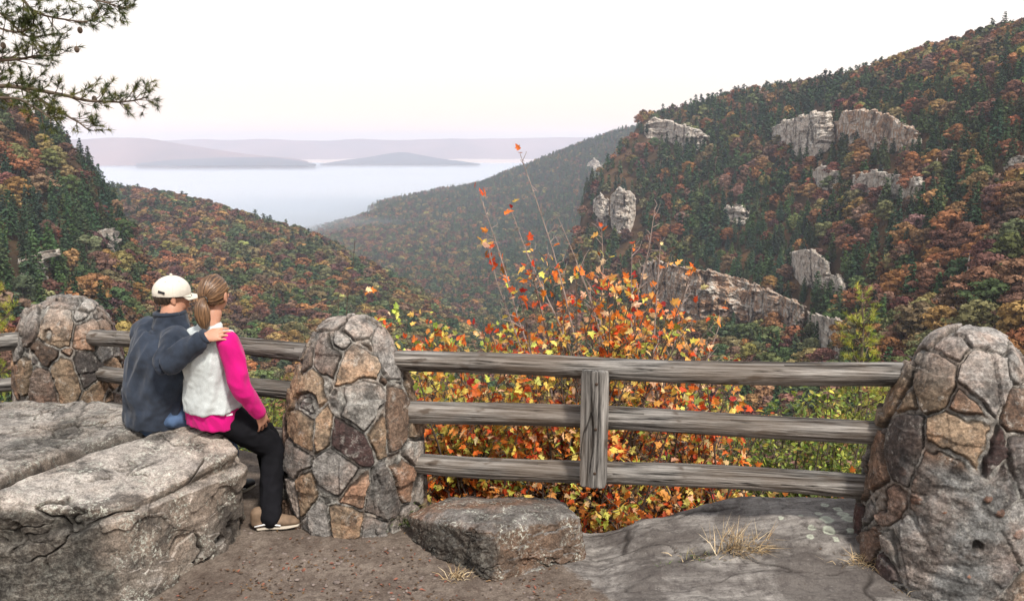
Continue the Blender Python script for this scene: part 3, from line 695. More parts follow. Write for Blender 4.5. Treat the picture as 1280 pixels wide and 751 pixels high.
def rockdetail(v, n, s, amp, strata=.0, seed=0):
    """returns displacement along n and crack mask"""
    w = v+.22*s*np.stack([fbm(v/s*1.9, 4, seed+k) for k in (1, 2, 3)], -1)
    big = fbm(v/s*1.1, 5, seed+5, .55)*1.0
    f1, e, idd = voro(w/s*1.5*np.array([1, 1, 1.5]), seed+7); chip = (hash01(idd & 0xffff)-.5)
    f1b, eb, idb = voro(w/s*4.2*np.array([1, 1, 1.7]), seed+8); chip2 = (hash01(idb & 0xffff)-.5)
    side = np.clip(1-np.abs(n[:, 2])*1.4, 0, 1)
    st = ridged(w/s*np.array([.6, .6, 7.]), 3, seed+9)*side*strata
    k1 = np.clip(1-e/.022, 0, 1)*sstep(.08, .2, fbm(v/s*2.2, 2, seed+11)); k2 = np.clip(1-eb/.06, 0, 1)*sstep(.16, .3, fbm(v/s*3, 2, seed+12))*.7
    fine = fbm(v/s*9, 4, seed+13)*.18
    crk = np.clip(k1+k2, 0, 1)
    return amp*(big*.9+chip*.75*(.3+.7*side)+chip2*.38*(.25+.75*side)+st*.5+fine)-amp*.5*crk, crk
# ------------------------------------------------------------------ ledge ground
def edge_y(x): return np.interp(x, [-8, -4.4, -3.33, -2.2, -.92, 0.0, .7, 1.5, 2.26, 3.2, 6, 9], [6.6, 6.0, 6.1, 5.5, 4.75, 4.25, 4.15, 4.25, 4.2, 3.95, 3.6, 3.5])
def ground_z(x, y):
    z = .012*np.sin(x*2.1+y)+.03*pn(np.stack([x*1.1, y*1.1], -1), 3)
    z = z-.16*sstep(-1.5, -4.5, x)
    sl = sstep(.0, .35, x-.05+.6*(y-3.9))       # rock slab on the right
    hump = np.interp(x, [.1, .45, .77, .95, 1.2, 1.5, 1.8, 2.6, 4], [-.02, -.075, .0, .025, .065, .095, .10, .06, .02])*sstep(3.1, 4.0, y)
    z = z+sl*(hump+.022*fbm(np.stack([x*1.3, y*4.2], -1), 4, 6))-(x > 0)*sl*.02*np.sin(x*2.1+y)
    GC = None
    step = sstep(.0, .03, y-(3.78+.10*np.sin(x*2.2)+.05*pn(np.stack([x*3, 0*x], -1), 7)))*sstep(.5, .8, x)
    z = z+.035*step
    return z, sl
xs = np.concatenate([np.linspace(-9, -3, 60), np.linspace(-2.96, 3.2, 720), np.linspace(3.3, 9, 50)]); ys = np.concatenate([np.linspace(-5, 3.0, 60), np.linspace(3.02, 5.2, 330), np.linspace(5.25, 7.5, 60)])
X, Y = np.meshgrid(xs, ys); Zg, SL = ground_z(X, Y); q2 = np.stack([X, Y], -1)
Zg = Zg+(1-SL)*(.010*fbm(q2*6, 4, 21)+.006*fbm(q2*28, 3, 22))+SL*(.020*ridged(q2*np.array([1.6, 5.0])+.5*pn(q2*2, 3)[..., None], 4, 23)+.004*fbm(q2*20, 3, 24))
wv = q2+.12*np.stack([fbm(q2*3, 3, 26), fbm(q2*3, 3, 27)], -1); f1, e_, id_ = voro(wv*np.array([1.3, 3.6]), 28); gcr = SL*np.clip(1-e_/.045, 0, 1)*sstep(-.12, .05, fbm(q2*1.7, 2, 29)); Zg = Zg-.012*gcr+SL*.02*(hash01(id_ & 0xffff)-.5)*sstep(.0, .06, e_)
Zg = Zg+(1-SL)*.014*fbm(q2*2.6, 3, 30)
E = edge_y(X)+.10*fbm(np.stack([X*1.8, X*0], -1), 3, 25); over = np.clip(Y-E, 0, 3)
Zg = Zg-(1-np.cos(np.clip(over*5, 0, PI/2)))*.25-np.clip(over-.3, 0, 3)*1.5
LI = np.zeros_like(X); rl = np.random.default_rng(5)
for (a_, b_, s_) in [(1032, 664, .035), (1052, 657, .03), (1046, 650, .022), (1035, 675, .03), (1014, 672, .02), (1060, 664, .035), (1012, 681, .018), (1075, 655, .025), (1022, 655, .02), (1000, 658, .014), (1044, 684, .016), (975, 660, .014), (1062, 676, .02), (1030, 645, .02)]:
    q_ = PG(a_, b_, .10); rr_ = np.hypot(X-q_[0], (Y-q_[1])); rr_ = rr_/(s_*(1+.35*pn(np.stack([X*40, Y*40], -1), 8)))
    LI = np.maximum(LI, np.clip(sstep(1.1, .95, rr_)*(.55+.45*sstep(.45, .8, rr_)), 0, 1))
m, nt, out = newmat('trodden_earth_and_rock'); g = N(nt); o = g.obj()
n1 = g.noise(o, 3, 6, .6); n2 = g.noise(o, 22, 8, .72); n3 = g.noise(o, 110, 5, .7)
d1 = g.mix(g.ramp(n1, [(.38, 0.), (.62, 1.)]), (.105, .081, .065), (.185, .150, .122))
d1 = g.mix(g.math('MULTIPLY', g.ramp(n2, [(.40, 1.), (.55, 0.)]), .6), d1, (.065, .045, .035))
d1 = g.mix(g.ramp(n3, [(.62, 0.), (.70, .7)]), d1, (.26, .21, .18)); d1 = g.mix(1.0, d1, g.ramp(n3, [(.3, .6), (.7, 1.25)]), 'MULTIPLY')
st = g.noise(g.mapping(o, (1.0, 4.5, 3), rot=(0, 0, .3)), 3.2, 8, .7, .8)
s1 = g.mix(g.ramp(st, [(.38, 0.), (.66, 1.)]), (.115, .103, .095), (.31, .287, .262))
s1 = g.mix(g.math('MULTIPLY', g.ramp(g.noise(g.mapping(o, loc=(4, 4, 4)), 2.2, 6, .65, .4), [(.46, 0.), (.58, 1.)]), .8), s1, (.075, .064, .058))
s1 = g.mix(g.math('MULTIPLY', g.ramp(n2, [(.36, 1.), (.5, 0.)]), .7), s1, (.05, .042, .04)); s1 = g.mix(g.ramp(g.noise(o, 60, 5, .7), [(.62, 0.), (.70, .3)]), s1, (.42, .40, .36))
s1 = g.mix(1.0, s1, g.ramp(n3, [(.3, .75), (.7, 1.2)]), 'MULTIPLY')
s1 = g.mix(g.math('MULTIPLY', g.attr('lichen').outputs['Fac'], .85), s1, (.42, .45, .36))
sf = g.ramp(g.math('ADD', g.attr('slab').outputs['Fac'], g.math('MULTIPLY', g.math('SUBTRACT', n2, .5), .9)), [(.42, 0.), (.58, 1.)])
b = g.n('ShaderNodeBsdfPrincipled', {'Base Color': g.mix(g.attr('crk').outputs['Fac'], g.mix(sf, d1, s1), (.02, .016, .014)), 'Roughness': .9, 'Specular IOR Level': .2, 'Normal': g.bump(g.math('ADD', n2, g.math('MULTIPLY', n3, .4)), .8, .012)})
nt.links.new(b.outputs[0], out.inputs[0])
tag(mk('ground', np.stack([X, Y, Zg], -1).reshape(-1, 3), gridfaces(len(xs), len(ys)), m, attrs={'slab': ('POINT', 'FLOAT', SL.ravel()), 'lichen': ('POINT', 'FLOAT', LI.ravel()), 'crk': ('POINT', 'FLOAT', gcr.ravel()*.9)}), kind='structure')
def gz(x, y):
    z, _ = ground_z(np.array([float(x)]), np.array([float(y)])); return float(z[0])
# slope falling from the ledge into the canyon
cols = []
for px in np.linspace(-900, 2200, 14):
    d0 = ray(px, 600); x0 = d0[0]/d0[1]*5.5
    cols.append([(x0, float(edge_y(x0))+.5, -1.2), (x0*1.3, 7.5, -5), (x0*2.2, 13, -11)]+[tuple(P(px, 790, 26)), tuple(P(px, 730, 55)), tuple(P(px, 690, 95)), tuple(P(px, 668, 170)), tuple(P(px, 645, 230))])
hill('ledge_slope', [[(0, 0, 0)]*8]*14, 2, 2, 0, 1, 1) if False else None
G = loft(cols, 90, 90); G[..., 2] += 1.2*fbm(G.reshape(-1, 3)*.12, 4, 61).reshape(90, 90)*np.clip(np.arange(90)/25., 0, 1)[None]
tag(mk('ledge_slope', np.transpose(G, (1, 0, 2)).reshape(-1, 3), gridfaces(90, 90)[:, ::-1].copy(), M_forestfloor), kind='structure')
# ------------------------------------------------------------------ the boulders
def boulder(name, top, botz, extra, crease, lev, s, amp, strata, seed, mat, label, hook=None):
    top = np.array(top); n = len(top); bot = top.copy()
    bot = np.array([[e[0], e[1], botz] for e in extra]); v = np.concatenate([bot, top])
    f = [tuple(range(n))[::-1], tuple(range(n, 2*n))]+[(i, (i+1) % n, n+(i+1) % n, n+i) for i in range(n)]
    v, nn, f = cage(v, f, crease, lev); d, crk = rockdetail(v, nn, s, amp, strata, seed)
    if hook is not None: d, crk = hook(v, nn, d, crk)
    w_ = v+.05*fbm(v*5, 3, seed)[:, None]
    dk = sstep(*((-.05, .22) if hook is not None else (.05, .5)), -(nn[:, 0]*.85+nn[:, 1]*.5)-.10*(hook is None)+.5*fbm(w_*3, 4, seed+2))*sstep(.62, .2, nn[:, 2])  # shade of the left and front faces, put into the colour by normal
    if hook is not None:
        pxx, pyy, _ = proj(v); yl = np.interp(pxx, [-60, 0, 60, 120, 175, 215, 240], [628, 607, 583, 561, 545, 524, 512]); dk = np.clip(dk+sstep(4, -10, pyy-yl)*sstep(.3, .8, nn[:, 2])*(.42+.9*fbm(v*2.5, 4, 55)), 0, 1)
    o_ = mk(name, v+nn*d[:, None], f, mat, attrs={'crk': ('POINT', 'FLOAT', crk*.85), 'shade_crust': ('POINT', 'FLOAT', dk)}); tag(o_, label, 'rock'); return o_
def hookbig(v, n, d, crk):
    px, py, _ = proj(v); up = np.clip(n[:, 2]*2-.6, 0, 1)
    # long split running back across the top
    yl = np.interp(px, [-60, 0, 60, 120, 175, 215, 240], [628, 607, 583, 561, 545, 524, 512])+3*pn(np.stack([px*.03, px*0], -1), 3)
    k = np.exp(-((py-yl)/3.2)**2)*up; d = d-.05*k; crk = np.clip(crk+k, 0, 1)
    d = d+.020*up*sstep(0, -6, py-yl)
    # crazed crust on the far half
    w = v+.05*np.stack([pn(v*7, 1), pn(v*7, 2), pn(v*7, 3)], -1)
    f1, e, idd = voro(w*np.array([5, 7, 5]), 91); z = sstep(0, -10, py-yl)*up
    k = np.clip(1-e/.06, 0, 1)*z; d = d-.010*k+z*.010*(hash01(idd & 0xffff)-.5); crk = np.clip(crk+k*.8*(fbm(v*3, 2, 5) > -.15), 0, 1)
    # ledge half way down the faces
    side = np.clip(1-np.abs(n[:, 2])*1.3, 0, 1)
    lz = .36+.06*pn(v[:, :2]*1.6, 9)+.05*np.sin(v[:, 0]*3); t = v[:, 2]-lz
    d = d-.055*side*sstep(-.015, .02, t)*sstep(.16, .03, t)-.02*side*sstep(0, -.2, t)
    crk = np.clip(crk+.8*side*np.exp(-((t-.02)/.012)**2)*(fbm(v*4, 2, 8) > -.1), 0, 1)
    return d, crk
pt = lambda a, b, c: P(a, b, c)
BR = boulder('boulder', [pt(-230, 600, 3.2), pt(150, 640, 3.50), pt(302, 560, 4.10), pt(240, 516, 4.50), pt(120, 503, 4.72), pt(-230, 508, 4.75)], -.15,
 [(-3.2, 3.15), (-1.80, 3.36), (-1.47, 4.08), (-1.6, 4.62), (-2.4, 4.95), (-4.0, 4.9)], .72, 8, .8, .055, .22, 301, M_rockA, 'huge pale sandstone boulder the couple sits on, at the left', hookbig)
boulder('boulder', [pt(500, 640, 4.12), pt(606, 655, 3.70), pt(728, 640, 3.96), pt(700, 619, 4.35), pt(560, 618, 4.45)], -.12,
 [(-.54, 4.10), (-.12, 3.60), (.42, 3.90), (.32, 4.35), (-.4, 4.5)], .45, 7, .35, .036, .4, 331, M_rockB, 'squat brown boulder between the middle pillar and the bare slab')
# ------------------------------------------------------------------ stone pillars
m, nt, out = newmat('field_stone_masonry'); g = N(nt); o = g.obj(); stc = g.attr('stc').outputs['Color']
n1 = g.noise(o, 5, 7, .65, .3); n2 = g.noise(o, 24, 8, .72, .2); n3 = g.noise(o, 90, 5, .7)
c = g.mix(g.math('MULTIPLY', g.ramp(n1, [(.45, 0.), (.62, 1.)]), .35), stc, g.mix(1.0, stc, (1.5, 1.0, .75), 'MULTIPLY'))
c = g.mix(g.math('MULTIPLY', g.ramp(g.noise(g.mapping(o, loc=(5, 1, 7)), 9, 8, .75, .3), [(.50, 0.), (.60, 1.)]), .62), c, (.026, .021, .019))
c = g.mix(g.math('MULTIPLY', g.ramp(g.noise(g.mapping(o, loc=(2, 8, 3)), 16, 8, .75, .2), [(.55, 0.), (.63, 1.)]), .45), c, (.42, .40, .36))
c = g.mix(1.0, c, g.ramp(n2, [(.33, .40), (.66, 1.4)]), 'MULTIPLY'); c = g.mix(1.0, c, g.ramp(n3, [(.32, .5), (.68, 1.35)]), 'MULTIPLY')
c = g.mix(g.attr('crk').outputs['Fac'], c, (.015, .013, .011))
b = g.n('ShaderNodeBsdfPrincipled', {'Base Color': c, 'Roughness': .8, 'Specular IOR Level': .3, 'Normal': g.bump(g.math('ADD', n2, g.math('MULTIPLY', n3, .35)), .8, .014)}); nt.links.new(b.outputs[0], out.inputs[0]); M_mason = m
SP = .82*np.array([(.22, .205, .19), (.155, .105, .075), (.075, .045, .042), (.27, .195, .13), (.30, .285, .26), (.12, .105, .098), (.22, .145, .10), (.17, .125, .10)])
def pillar(cx, Yc, prof, seed, label, zb, lean=0.0, exposed=False, cell=(.175, .175, .25)):
    """prof: (photo y, half width px) from the top down"""
    zs = []; rs = []
    dep0 = Yc*cp
    for y, hw in prof:
        z = float(P(cx, y, Yc)[2]); dep = Yc*cp-(z-H)*sp_; zs.append(z); rs.append(hw/F*dep)
    X0 = float(P(cx, 500, Yc)[0]); zs.append(zb); rs.append(rs[-1]*1.0)
    zs = np.array(zs); rs = np.array(rs); zt = zs[0]+.004; zs = np.concatenate([[zt], zs]); rs = np.concatenate([[0.001], rs])
    arc = np.concatenate([[0], np.cumsum(np.hypot(np.diff(zs), np.diff(rs)))]); nv, nu = 340, 560; s = np.linspace(0, arc[-1], nv)
    zz = np.interp(s, arc, zs); rr = np.interp(s, arc, rs); k = np.ones(9)/9; zz[5:-5] = np.convolve(zz, k, 'same')[5:-5]; rr[5:-5] = np.convolve(rr, k, 'same')[5:-5]
    th = np.linspace(0, 2*PI, nu, endpoint=False); TH, ZZ = np.meshgrid(th, zz); RR = np.repeat(rr[:, None], nu, 1)
    v = np.stack([RR*np.cos(TH), RR*np.sin(TH), ZZ], -1); tz = np.gradient(zz, s); tr = np.gradient(rr, s)
    nr = np.stack([-tz[:, None]*np.cos(TH), -tz[:, None]*np.sin(TH), np.repeat(tr[:, None], nu, 1)], -1); nr /= np.linalg.norm(nr, axis=-1)[..., None]+1e-9
    v = v.reshape(-1, 3); nr = nr.reshape(-1, 3)
    w = v+.018*np.stack([fbm(v*9, 3, seed+j, .5) for j in range(3)], -1)
    q = w/np.array(cell); f1, e, idd = voro(q, seed+5, .95); r1 = hash01(idd & 0xffffff, 1); r2 = hash01(idd & 0xffffff, 2); r3 = hash01(idd & 0xffffff, 3)
    stone = sstep(.045, .085, e); tilt = ((r1-.5)*np.sin(TH.ravel())+(r2-.5)*np.cos(TH.ravel()))*.0
    tl = (q-np.floor(q)-.5); tilt = (tl[:, 0]*(r1-.5)+tl[:, 1]*(r2-.5)+tl[:, 2]*(r3-.5))*.05
    d = stone*(.016+.012*(r3-.5)+tilt+.003*fbm(v*14, 4, seed+9)+.004*fbm(v*45, 3, seed+10)+.003*ridged(v*np.array([12, 12, 30]), 3, seed+14))+(1-stone)*(.010*fbm(v*25, 3, seed+11))
    crev = np.exp(-((e-.058)/.020)**2)*(.6+.4*(fbm(v*7, 2, seed+12) > -.1)); d = d-.012*crev
    ci = (r1*7.999).astype(int); colr = SP[ci]*(.55+1.0*r2[:, None])
    topw = sstep(zt-.30, zt-.04, v[:, 2])[:, None]*.75; colr = colr*(1-topw)+np.array([.28, .265, .245])*(.8+.4*r3[:, None])*topw
    mort = (1-sstep(.035, .05, e))[:, None]; mc = np.array([.22, .21, .19])*(.75+.5*sstep(-.3, .3, fbm(v*8, 3, seed+13)))[:, None]
    colr = colr*(1-mort)+mc*mort; crk = crev*.9
    if exposed:
        ang = np.arctan2(v[:, 1], v[:, 0]); front = np.exp(-((ang+1.95)/.62)**4)*sstep(.74, .66, v[:, 2]+.05*fbm(v*6, 2, 5))
        f1, e3, id3 = voro(w*np.array([9, 9, 11]), seed+31); s3 = sstep(.28, .36, .62-f1)*(hash01(id3 & 0xffff) > .62)
        dm = -.006+.026*fbm(v*7, 5, seed+33)+.010*ridged(v*np.array([9, 9, 16]), 3, seed+34)+s3*.016; hole = sstep(.36, .5, fbm(v*6.5, 3, seed+35))
        d = d*(1-front)+(dm-.03*hole)*front; c3 = np.where(s3[:, None] > .3, np.array([.20, .11, .075])*(.6+.8*hash01(id3 & 0xfff)[:, None]), np.array([.16, .158, .152])*(.7+.6*sstep(-.4, .4, fbm(v*10, 3, 41)))[:, None])
        colr = colr*(1-front[:, None])+c3*front[:, None]; crk = crk*(1-front)+hole*front*.9
    v = v+nr*d[:, None]; v[:, 0] += lean*(v[:, 2])
    f = gridfaces(nu, nv, True)
    o_ = mk('stone_pillar', v, f[:, ::-1].copy(), M_mason, attrs={'stc': ('POINT', 'FLOAT_COLOR', np.concatenate([colr, np.ones((len(v), 1))], 1)), 'crk': ('POINT', 'FLOAT', np.clip(crk, 0, 1))})
    o_.location = (X0, Yc, 0); tag(o_, label, 'stone pillar', 'rustic stone fence pillars'); return o_
pillar(441, 4.50, [(399, 12), (402, 24), (408, 34), (418, 43), (432, 50), (455, 61), (480, 71), (520, 79), (560, 83), (620, 84), (662, 82)], 401, 'round-topped stone pillar in the middle, at the woman\'s right', -.2)
pillar(1204, 3.75, [(416, 14), (419, 28), (425, 40), (436, 50), (455, 60), (480, 72), (520, 86), (560, 94), (620, 100), (700, 103), (760, 105)], 437, 'big stone pillar at the right edge with crumbling mortar low down', -.3, exposed=True, cell=(.20, .20, .27))
pillar(92, 5.90, [(373, 8), (376, 22), (382, 33), (392, 43), (408, 50), (430, 55), (460, 59), (500, 62), (540, 64)], 463, 'round-topped stone pillar at the left behind the big boulder', -.9)
# ------------------------------------------------------------------ log rails
m, nt, out = newmat('weathered_log'); g = N(nt); o = g.obj()
gr = g.noise(g.mapping(o, (1.2, 26, 26)), 1, 8, .7, .6); gr2 = g.noise(g.mapping(o, (3, 90, 90)), 1, 6, .7, .3); bl = g.noise(g.mapping(o, (1, 3, 3)), 1.6, 5, .6)
c = g.mix(g.ramp(gr, [(.38, 0.), (.50, .5), (.64, 1.)]), (.010, .008, .007), (.33, .31, .285)); c = g.mix(1.0, c, g.ramp(gr2, [(.3, .35), (.65, 1.35)]), 'MULTIPLY'); kn = g.noise(g.mapping(o, (5, 11, 11)), 1, 3, .5); c = g.mix(g.ramp(kn, [(.64, 0.), (.70, .8)]), c, (.05, .035, .025))
c = g.mix(g.math('MULTIPLY', g.ramp(bl, [(.45, 0.), (.65, 1.)]), .45), c, (.13, .09, .06)); c = g.mix(g.attr('crk').outputs['Fac'], c, (.014, .011, .009))
b = g.n('ShaderNodeBsdfPrincipled', {'Base Color': c, 'Roughness': .8, 'Specular IOR Level': .25, 'Normal': g.bump(g.math('ADD', gr, g.math('MULTIPLY', gr2, .5)), 1.0, .014)}); nt.links.new(b.outputs[0], out.inputs[0]); M_log = m
def log(p0, p1, r0, r1, seed, parent, name='rail', base=None):
    p0 = np.array(p0); p1 = np.array(p1); L = np.linalg.norm(p1-p0); nu, nv = 72, int(L/.006); x = np.linspace(0, L, nv); th = np.linspace(0, 2*PI, nu, endpoint=False)
    TH, XX = np.meshgrid(th, x); rr = (r0+(r1-r0)*XX/L)*(1+.04*pn(np.stack([XX*2.5, 0*XX], -1), seed))
    q = np.stack([XX*1.4, np.cos(TH)*1.2, np.sin(TH)*1.2], -1); rr = rr*(1+.11*pn(q, seed+1)+.05*fbm(np.stack([XX*1.5, np.cos(TH)*6, np.sin(TH)*6], -1), 3, seed+2))
    cr_ = np.stack([XX*.9+.3*pn(q*2, seed+7), np.cos(TH)*3.2, np.sin(TH)*3.2], -1); k = np.clip((1-np.abs(pn(cr_, seed+3))/.045), 0, 1)*(pn(np.stack([XX*1.3, np.cos(TH)*1.5, np.sin(TH)*1.5], -1), seed+4) > .02)
    rr = rr-.008*k
    bow = .012*np.sin(XX/L*PI*2+seed); v = np.stack([XX, rr*np.cos(TH)+bow, rr*np.sin(TH)+bow*.7], -1).reshape(-1, 3); f = gridfaces(nu, nv, True)
    v = np.concatenate([v, [[0, 0, 0], [L, 0, 0]]]); n = nu*nv; fl = f.tolist()+[(i, n, (i+1) % nu) for i in range(nu)]+[(n-nu+i, n-nu+(i+1) % nu, n+1) for i in range(nu)]
    o_ = mk(name, v, fl, M_log, parent, attrs={'crk': ('POINT', 'FLOAT', np.concatenate([k.ravel(), [0, 0]]))})
    d = Vector(p1-p0).normalized(); rot = d.to_track_quat('X', 'Z').to_matrix().to_4x4(); M_ = Matrix.Translation(Vector(p0)) @ rot
    o_.matrix_basis = M_ if parent is None else Matrix.Translation(-parent.location) @ M_
    return o_
def fence(label, loc, rails):
    e = empty('rail_fence', loc); tag(e, label, 'fence', 'log rail fence sections between the pillars')
    for i, (a, b_, r0, r1, *nm) in enumerate(rails): log(P(*a), P(*b_), r0, r1, 17*i+int(abs(loc[0])*7)+3, e)
    return e
fence('log fence section of three rails and a short upright board, right of the middle pillar', (.6, 4.15, gz(.6, 4.1)), [((470, 452, 4.48), (1170, 470, 3.80), .060, .060), ((480, 512.5, 4.46), (1130, 539, 3.86), .066, .060), ((490, 575.5, 4.45), (1110, 610, 3.88), .060, .064)])
FM = [o_ for o_ in bpy.data.objects if o_.name == 'rail_fence'][0]
fence('log fence section behind the couple, left of the middle pillar', (-2.1, 5.2, gz(-2.1, 5.2)), [((100, 419, 5.85), (410, 441, 4.55), .060, .056), ((110, 465, 5.85), (400, 494, 4.56), .060, .058), ((110, 510, 5.85), (400, 552, 4.57), .058, .055)])
fence('log fence section leaving the picture left of the left pillar', (-3.9, 5.6, gz(-3.9, 5.6)), [((70, 420, 5.85), (-320, 466, 4.8), .066, .07), ((60, 475, 5.85), (-320, 512, 4.8), .05, .06), ((55, 516, 5.85), (-320, 560, 4.8), .045, .05)])
# short upright board nailed over the three rails
nu, nv = 60, 170
bw, bh, bd = .146, .655, .06
v, nn, f = cage([(-bh/2, -bw/2, 0), (bh/2, -bw/2, 0), (bh/2, bw/2, 0), (-bh/2, bw/2, 0), (-bh/2, -bw/2, bd*.75), (bh/2, -bw/2, bd*.75), (bh/2, bw/2, bd*.75), (-bh/2, bw/2, bd*.75)],
  [(0, 3, 2, 1), (4, 5, 6, 7), (0, 1, 5, 4), (1, 2, 6, 5), (2, 3, 7, 6), (3, 0, 4, 7)], .93, 7)
sq = v*np.array([1.5, 26, 26]); k = np.clip(1-np.abs(pn(v*np.array([2.2, 22, 22]), 71))/.05, 0, 1)*(pn(v*np.array([3, 8, 8]), 72) > 0)
v = v+nn*(.004*fbm(sq, 3, 73)-.006*k)[:, None]; v[:, 2] += .010*(1-(v[:, 1]/(bw/2))**2)
ps = mk('post', v, f, M_log, FM, attrs={'crk': ('POINT', 'FLOAT', k)}); c0 = P(743, 534, 4.085)
M_ = Matrix.Translation(Vector(c0)) @ Matrix(((0, 1, 0, 0), (0, 0, -1, 0), (1, 0, 0, 0), (0, 0, 0, 1))).inverted().transposed().to_4x4()
R3 = Matrix(((0, 1, 0), (0, 0, -1), (-1, 0, 0)))   # local x -> -z(world), y -> x, z -> -y
R3 = Matrix.Rotation(-.20, 3, 'Z') @ R3
bb = MB()
for bx_ in (-.26, -.01, .24): sph(bb, (bx_, .012, bd*.75+.0115), (.009, .009, .004), seg=10, rings=6)
mk('nail_heads', np.concatenate(bb.v), bb.f, simple('rusty_iron', (.05, .03, .02), .6), ps)
ps.matrix_basis = Matrix.Translation(Vector(c0)-FM.location) @ R3.to_4x4()
# ------------------------------------------------------------------ people
def ell(mb, pts, rx, ry, xax, seg=28, endcap=True):
    """tube of elliptical rings along pts, rx along the xax side, ry across; rounded ends"""
    pts = np.asarray(pts, float); n0 = len(pts); rx = np.broadcast_to(np.asarray(rx, float), (n0,)).copy(); ry = np.broadcast_to(np.asarray(ry, float), (n0,)).copy()
    m_ = max(8, n0*7); t = np.linspace(0, n0-1-1e-6, m_); i = t.astype(int); f = (t-i)
    def cr(A):
        g = lambda k: A[np.clip(i+k, 0, n0-1)]; ff = f.reshape((-1,)+(1,)*(A.ndim-1)); p0, p1, p2, p3 = g(-1), g(0), g(1), g(2)
        return .5*((2*p1)+(-p0+p2)*ff+(2*p0-5*p1+4*p2-p3)*ff**2+(-p0+3*p1-3*p2+p3)*ff**3)
    C = cr(pts); X_ = cr(rx); Y_ = cr(ry); T = np.gradient(C, axis=0); T /= np.linalg.norm(T, axis=1)[:, None]+1e-9
    if endcap:
        e = [.97, .85, .6, .3]; a = [.25, .53, .8, .97]
        pre = [(C[0]-T[0]*min(X_[0], Y_[0])*k, X_[0]*s, Y_[0]*s) for k, s in zip(a[::-1], [.22, .55, .8, .95])]
        post = [(C[-1]+T[-1]*min(X_[-1], Y_[-1])*k, X_[-1]*s, Y_[-1]*s) for k, s in zip(a, [.95, .8, .55, .22])]
        C = np.concatenate([[p[0] for p in pre], C, [p[0] for p in post]]); X_ = np.concatenate([[p[1] for p in pre], X_, [p[1] for p in post]]); Y_ = np.concatenate([[p[2] for p in pre], Y_, [p[2] for p in post]])
        T = np.concatenate([np.tile(T[0], (4, 1)), T, np.tile(T[-1], (4, 1))])
    V = []
    for k in range(len(C)):
        x = np.asarray(xax, float)-T[k]*np.dot(xax, T[k]); x /= np.linalg.norm(x)+1e-9; y = np.cross(T[k], x)
        for s in range(seg): an = 2*PI*s/seg; V.append(C[k]+X_[k]*math.cos(an)*x+Y_[k]*math.sin(an)*y)
    n = len(C); mb.add(V, gridfaces(seg, n, True).tolist()+[tuple(range(seg))[::-1], tuple(range((n-1)*seg, n*seg))])
def fuse(mb, voxel, smooth=4):
    me = bpy.data.meshes.new('c'); me.from_pydata([tuple(map(float, q)) for q in np.concatenate(mb.v)], [], mb.f); me.update(); o = bpy.data.objects.new('c', me); COL.objects.link(o)
    md = o.modifiers.new('r', 'REMESH'); md.mode = 'VOXEL'; md.voxel_size = voxel
    md = o.modifiers.new('s', 'SMOOTH'); md.factor = .5; md.iterations = smooth
    e = o.evaluated_get(bpy.context.evaluated_depsgraph_get()); m2 = e.to_mesh(); nv = len(m2.vertices); v = np.zeros(nv*3); m2.vertices.foreach_get('co', v); n = np.zeros(nv*3); m2.vertices.foreach_get('normal', n)
    nf = len(m2.polygons); f = np.zeros(len(m2.loops), np.int32); m2.loops.foreach_get('vertex_index', f); lt = np.zeros(nf, np.int32); m2.polygons.foreach_get('loop_total', lt)
    e.to_mesh_clear(); bpy.data.objects.remove(o); bpy.data.meshes.remove(me)
    f = f.reshape(-1, 4) if (lt == 4).all() else [tuple(x) for x in np.split(f, np.cumsum(lt)[:-1])]
    return v.reshape(-1, 3), n.reshape(-1, 3), f
def unit(a): a = np.asarray(a, float); return a/np.linalg.norm(a)
def hand(mb, w, d, pn_, thumb_side, curl=.35, spread=.12, s=1.0, L=(.066, .075, .070, .056)):
    """w wrist, d direction of the fingers, pn_ the way the palm faces, thumb_side vector"""
    d = unit(d); pn_ = unit(pn_-d*np.dot(pn_, d)); x = unit(np.asarray(thumb_side)-d*np.dot(thumb_side, d)-pn_*np.dot(thumb_side, pn_))
    w = np.asarray(w, float); k = w+d*.085*s
    ell(mb, [w-d*.01, w+d*.03*s, w+d*.06*s, k-d*.006], [.026*s, .034*s, .040*s, .040*s], [.019*s, .017*s, .015*s, .012*s], x, 20)
    for i, l in enumerate(L):
        off = (1.5-i)*.0215*s; b = k+x*off-d*(abs(1.1-i)*.004+.008); dd = unit(d+x*(1.5-i)*spread); pts = [b-dd*.02, b]; a = 0
        for j, fr in enumerate((.45, .32, .26)): a += curl*(.7 if j == 0 else 1); q = math.cos(a)*dd+math.sin(a)*pn_; pts.append(pts[-1]+q*l*s*fr)
        r_ = .0083*s*(1 if i < 3 else .88); ell(mb, pts, [r_*1.05, r_*1.08, r_, r_*.93, r_*.75], [r_, r_*1.05, r_, r_*.93, r_*.75], x, 10)
    b = w+d*.022*s+x*.022*s; q = unit(d*.85+x*.52+pn_*.25); q2 = unit(d*.98+x*.15+pn_*.35)
    ell(mb, [b, b+q*.032*s, b+q*.032*s+q2*.030*s, b+q*.032*s+q2*.052*s], [.013*s, .0115*s, .0095*s, .008*s], [.013*s, .0115*s, .0095*s, .008*s], pn_, 10)
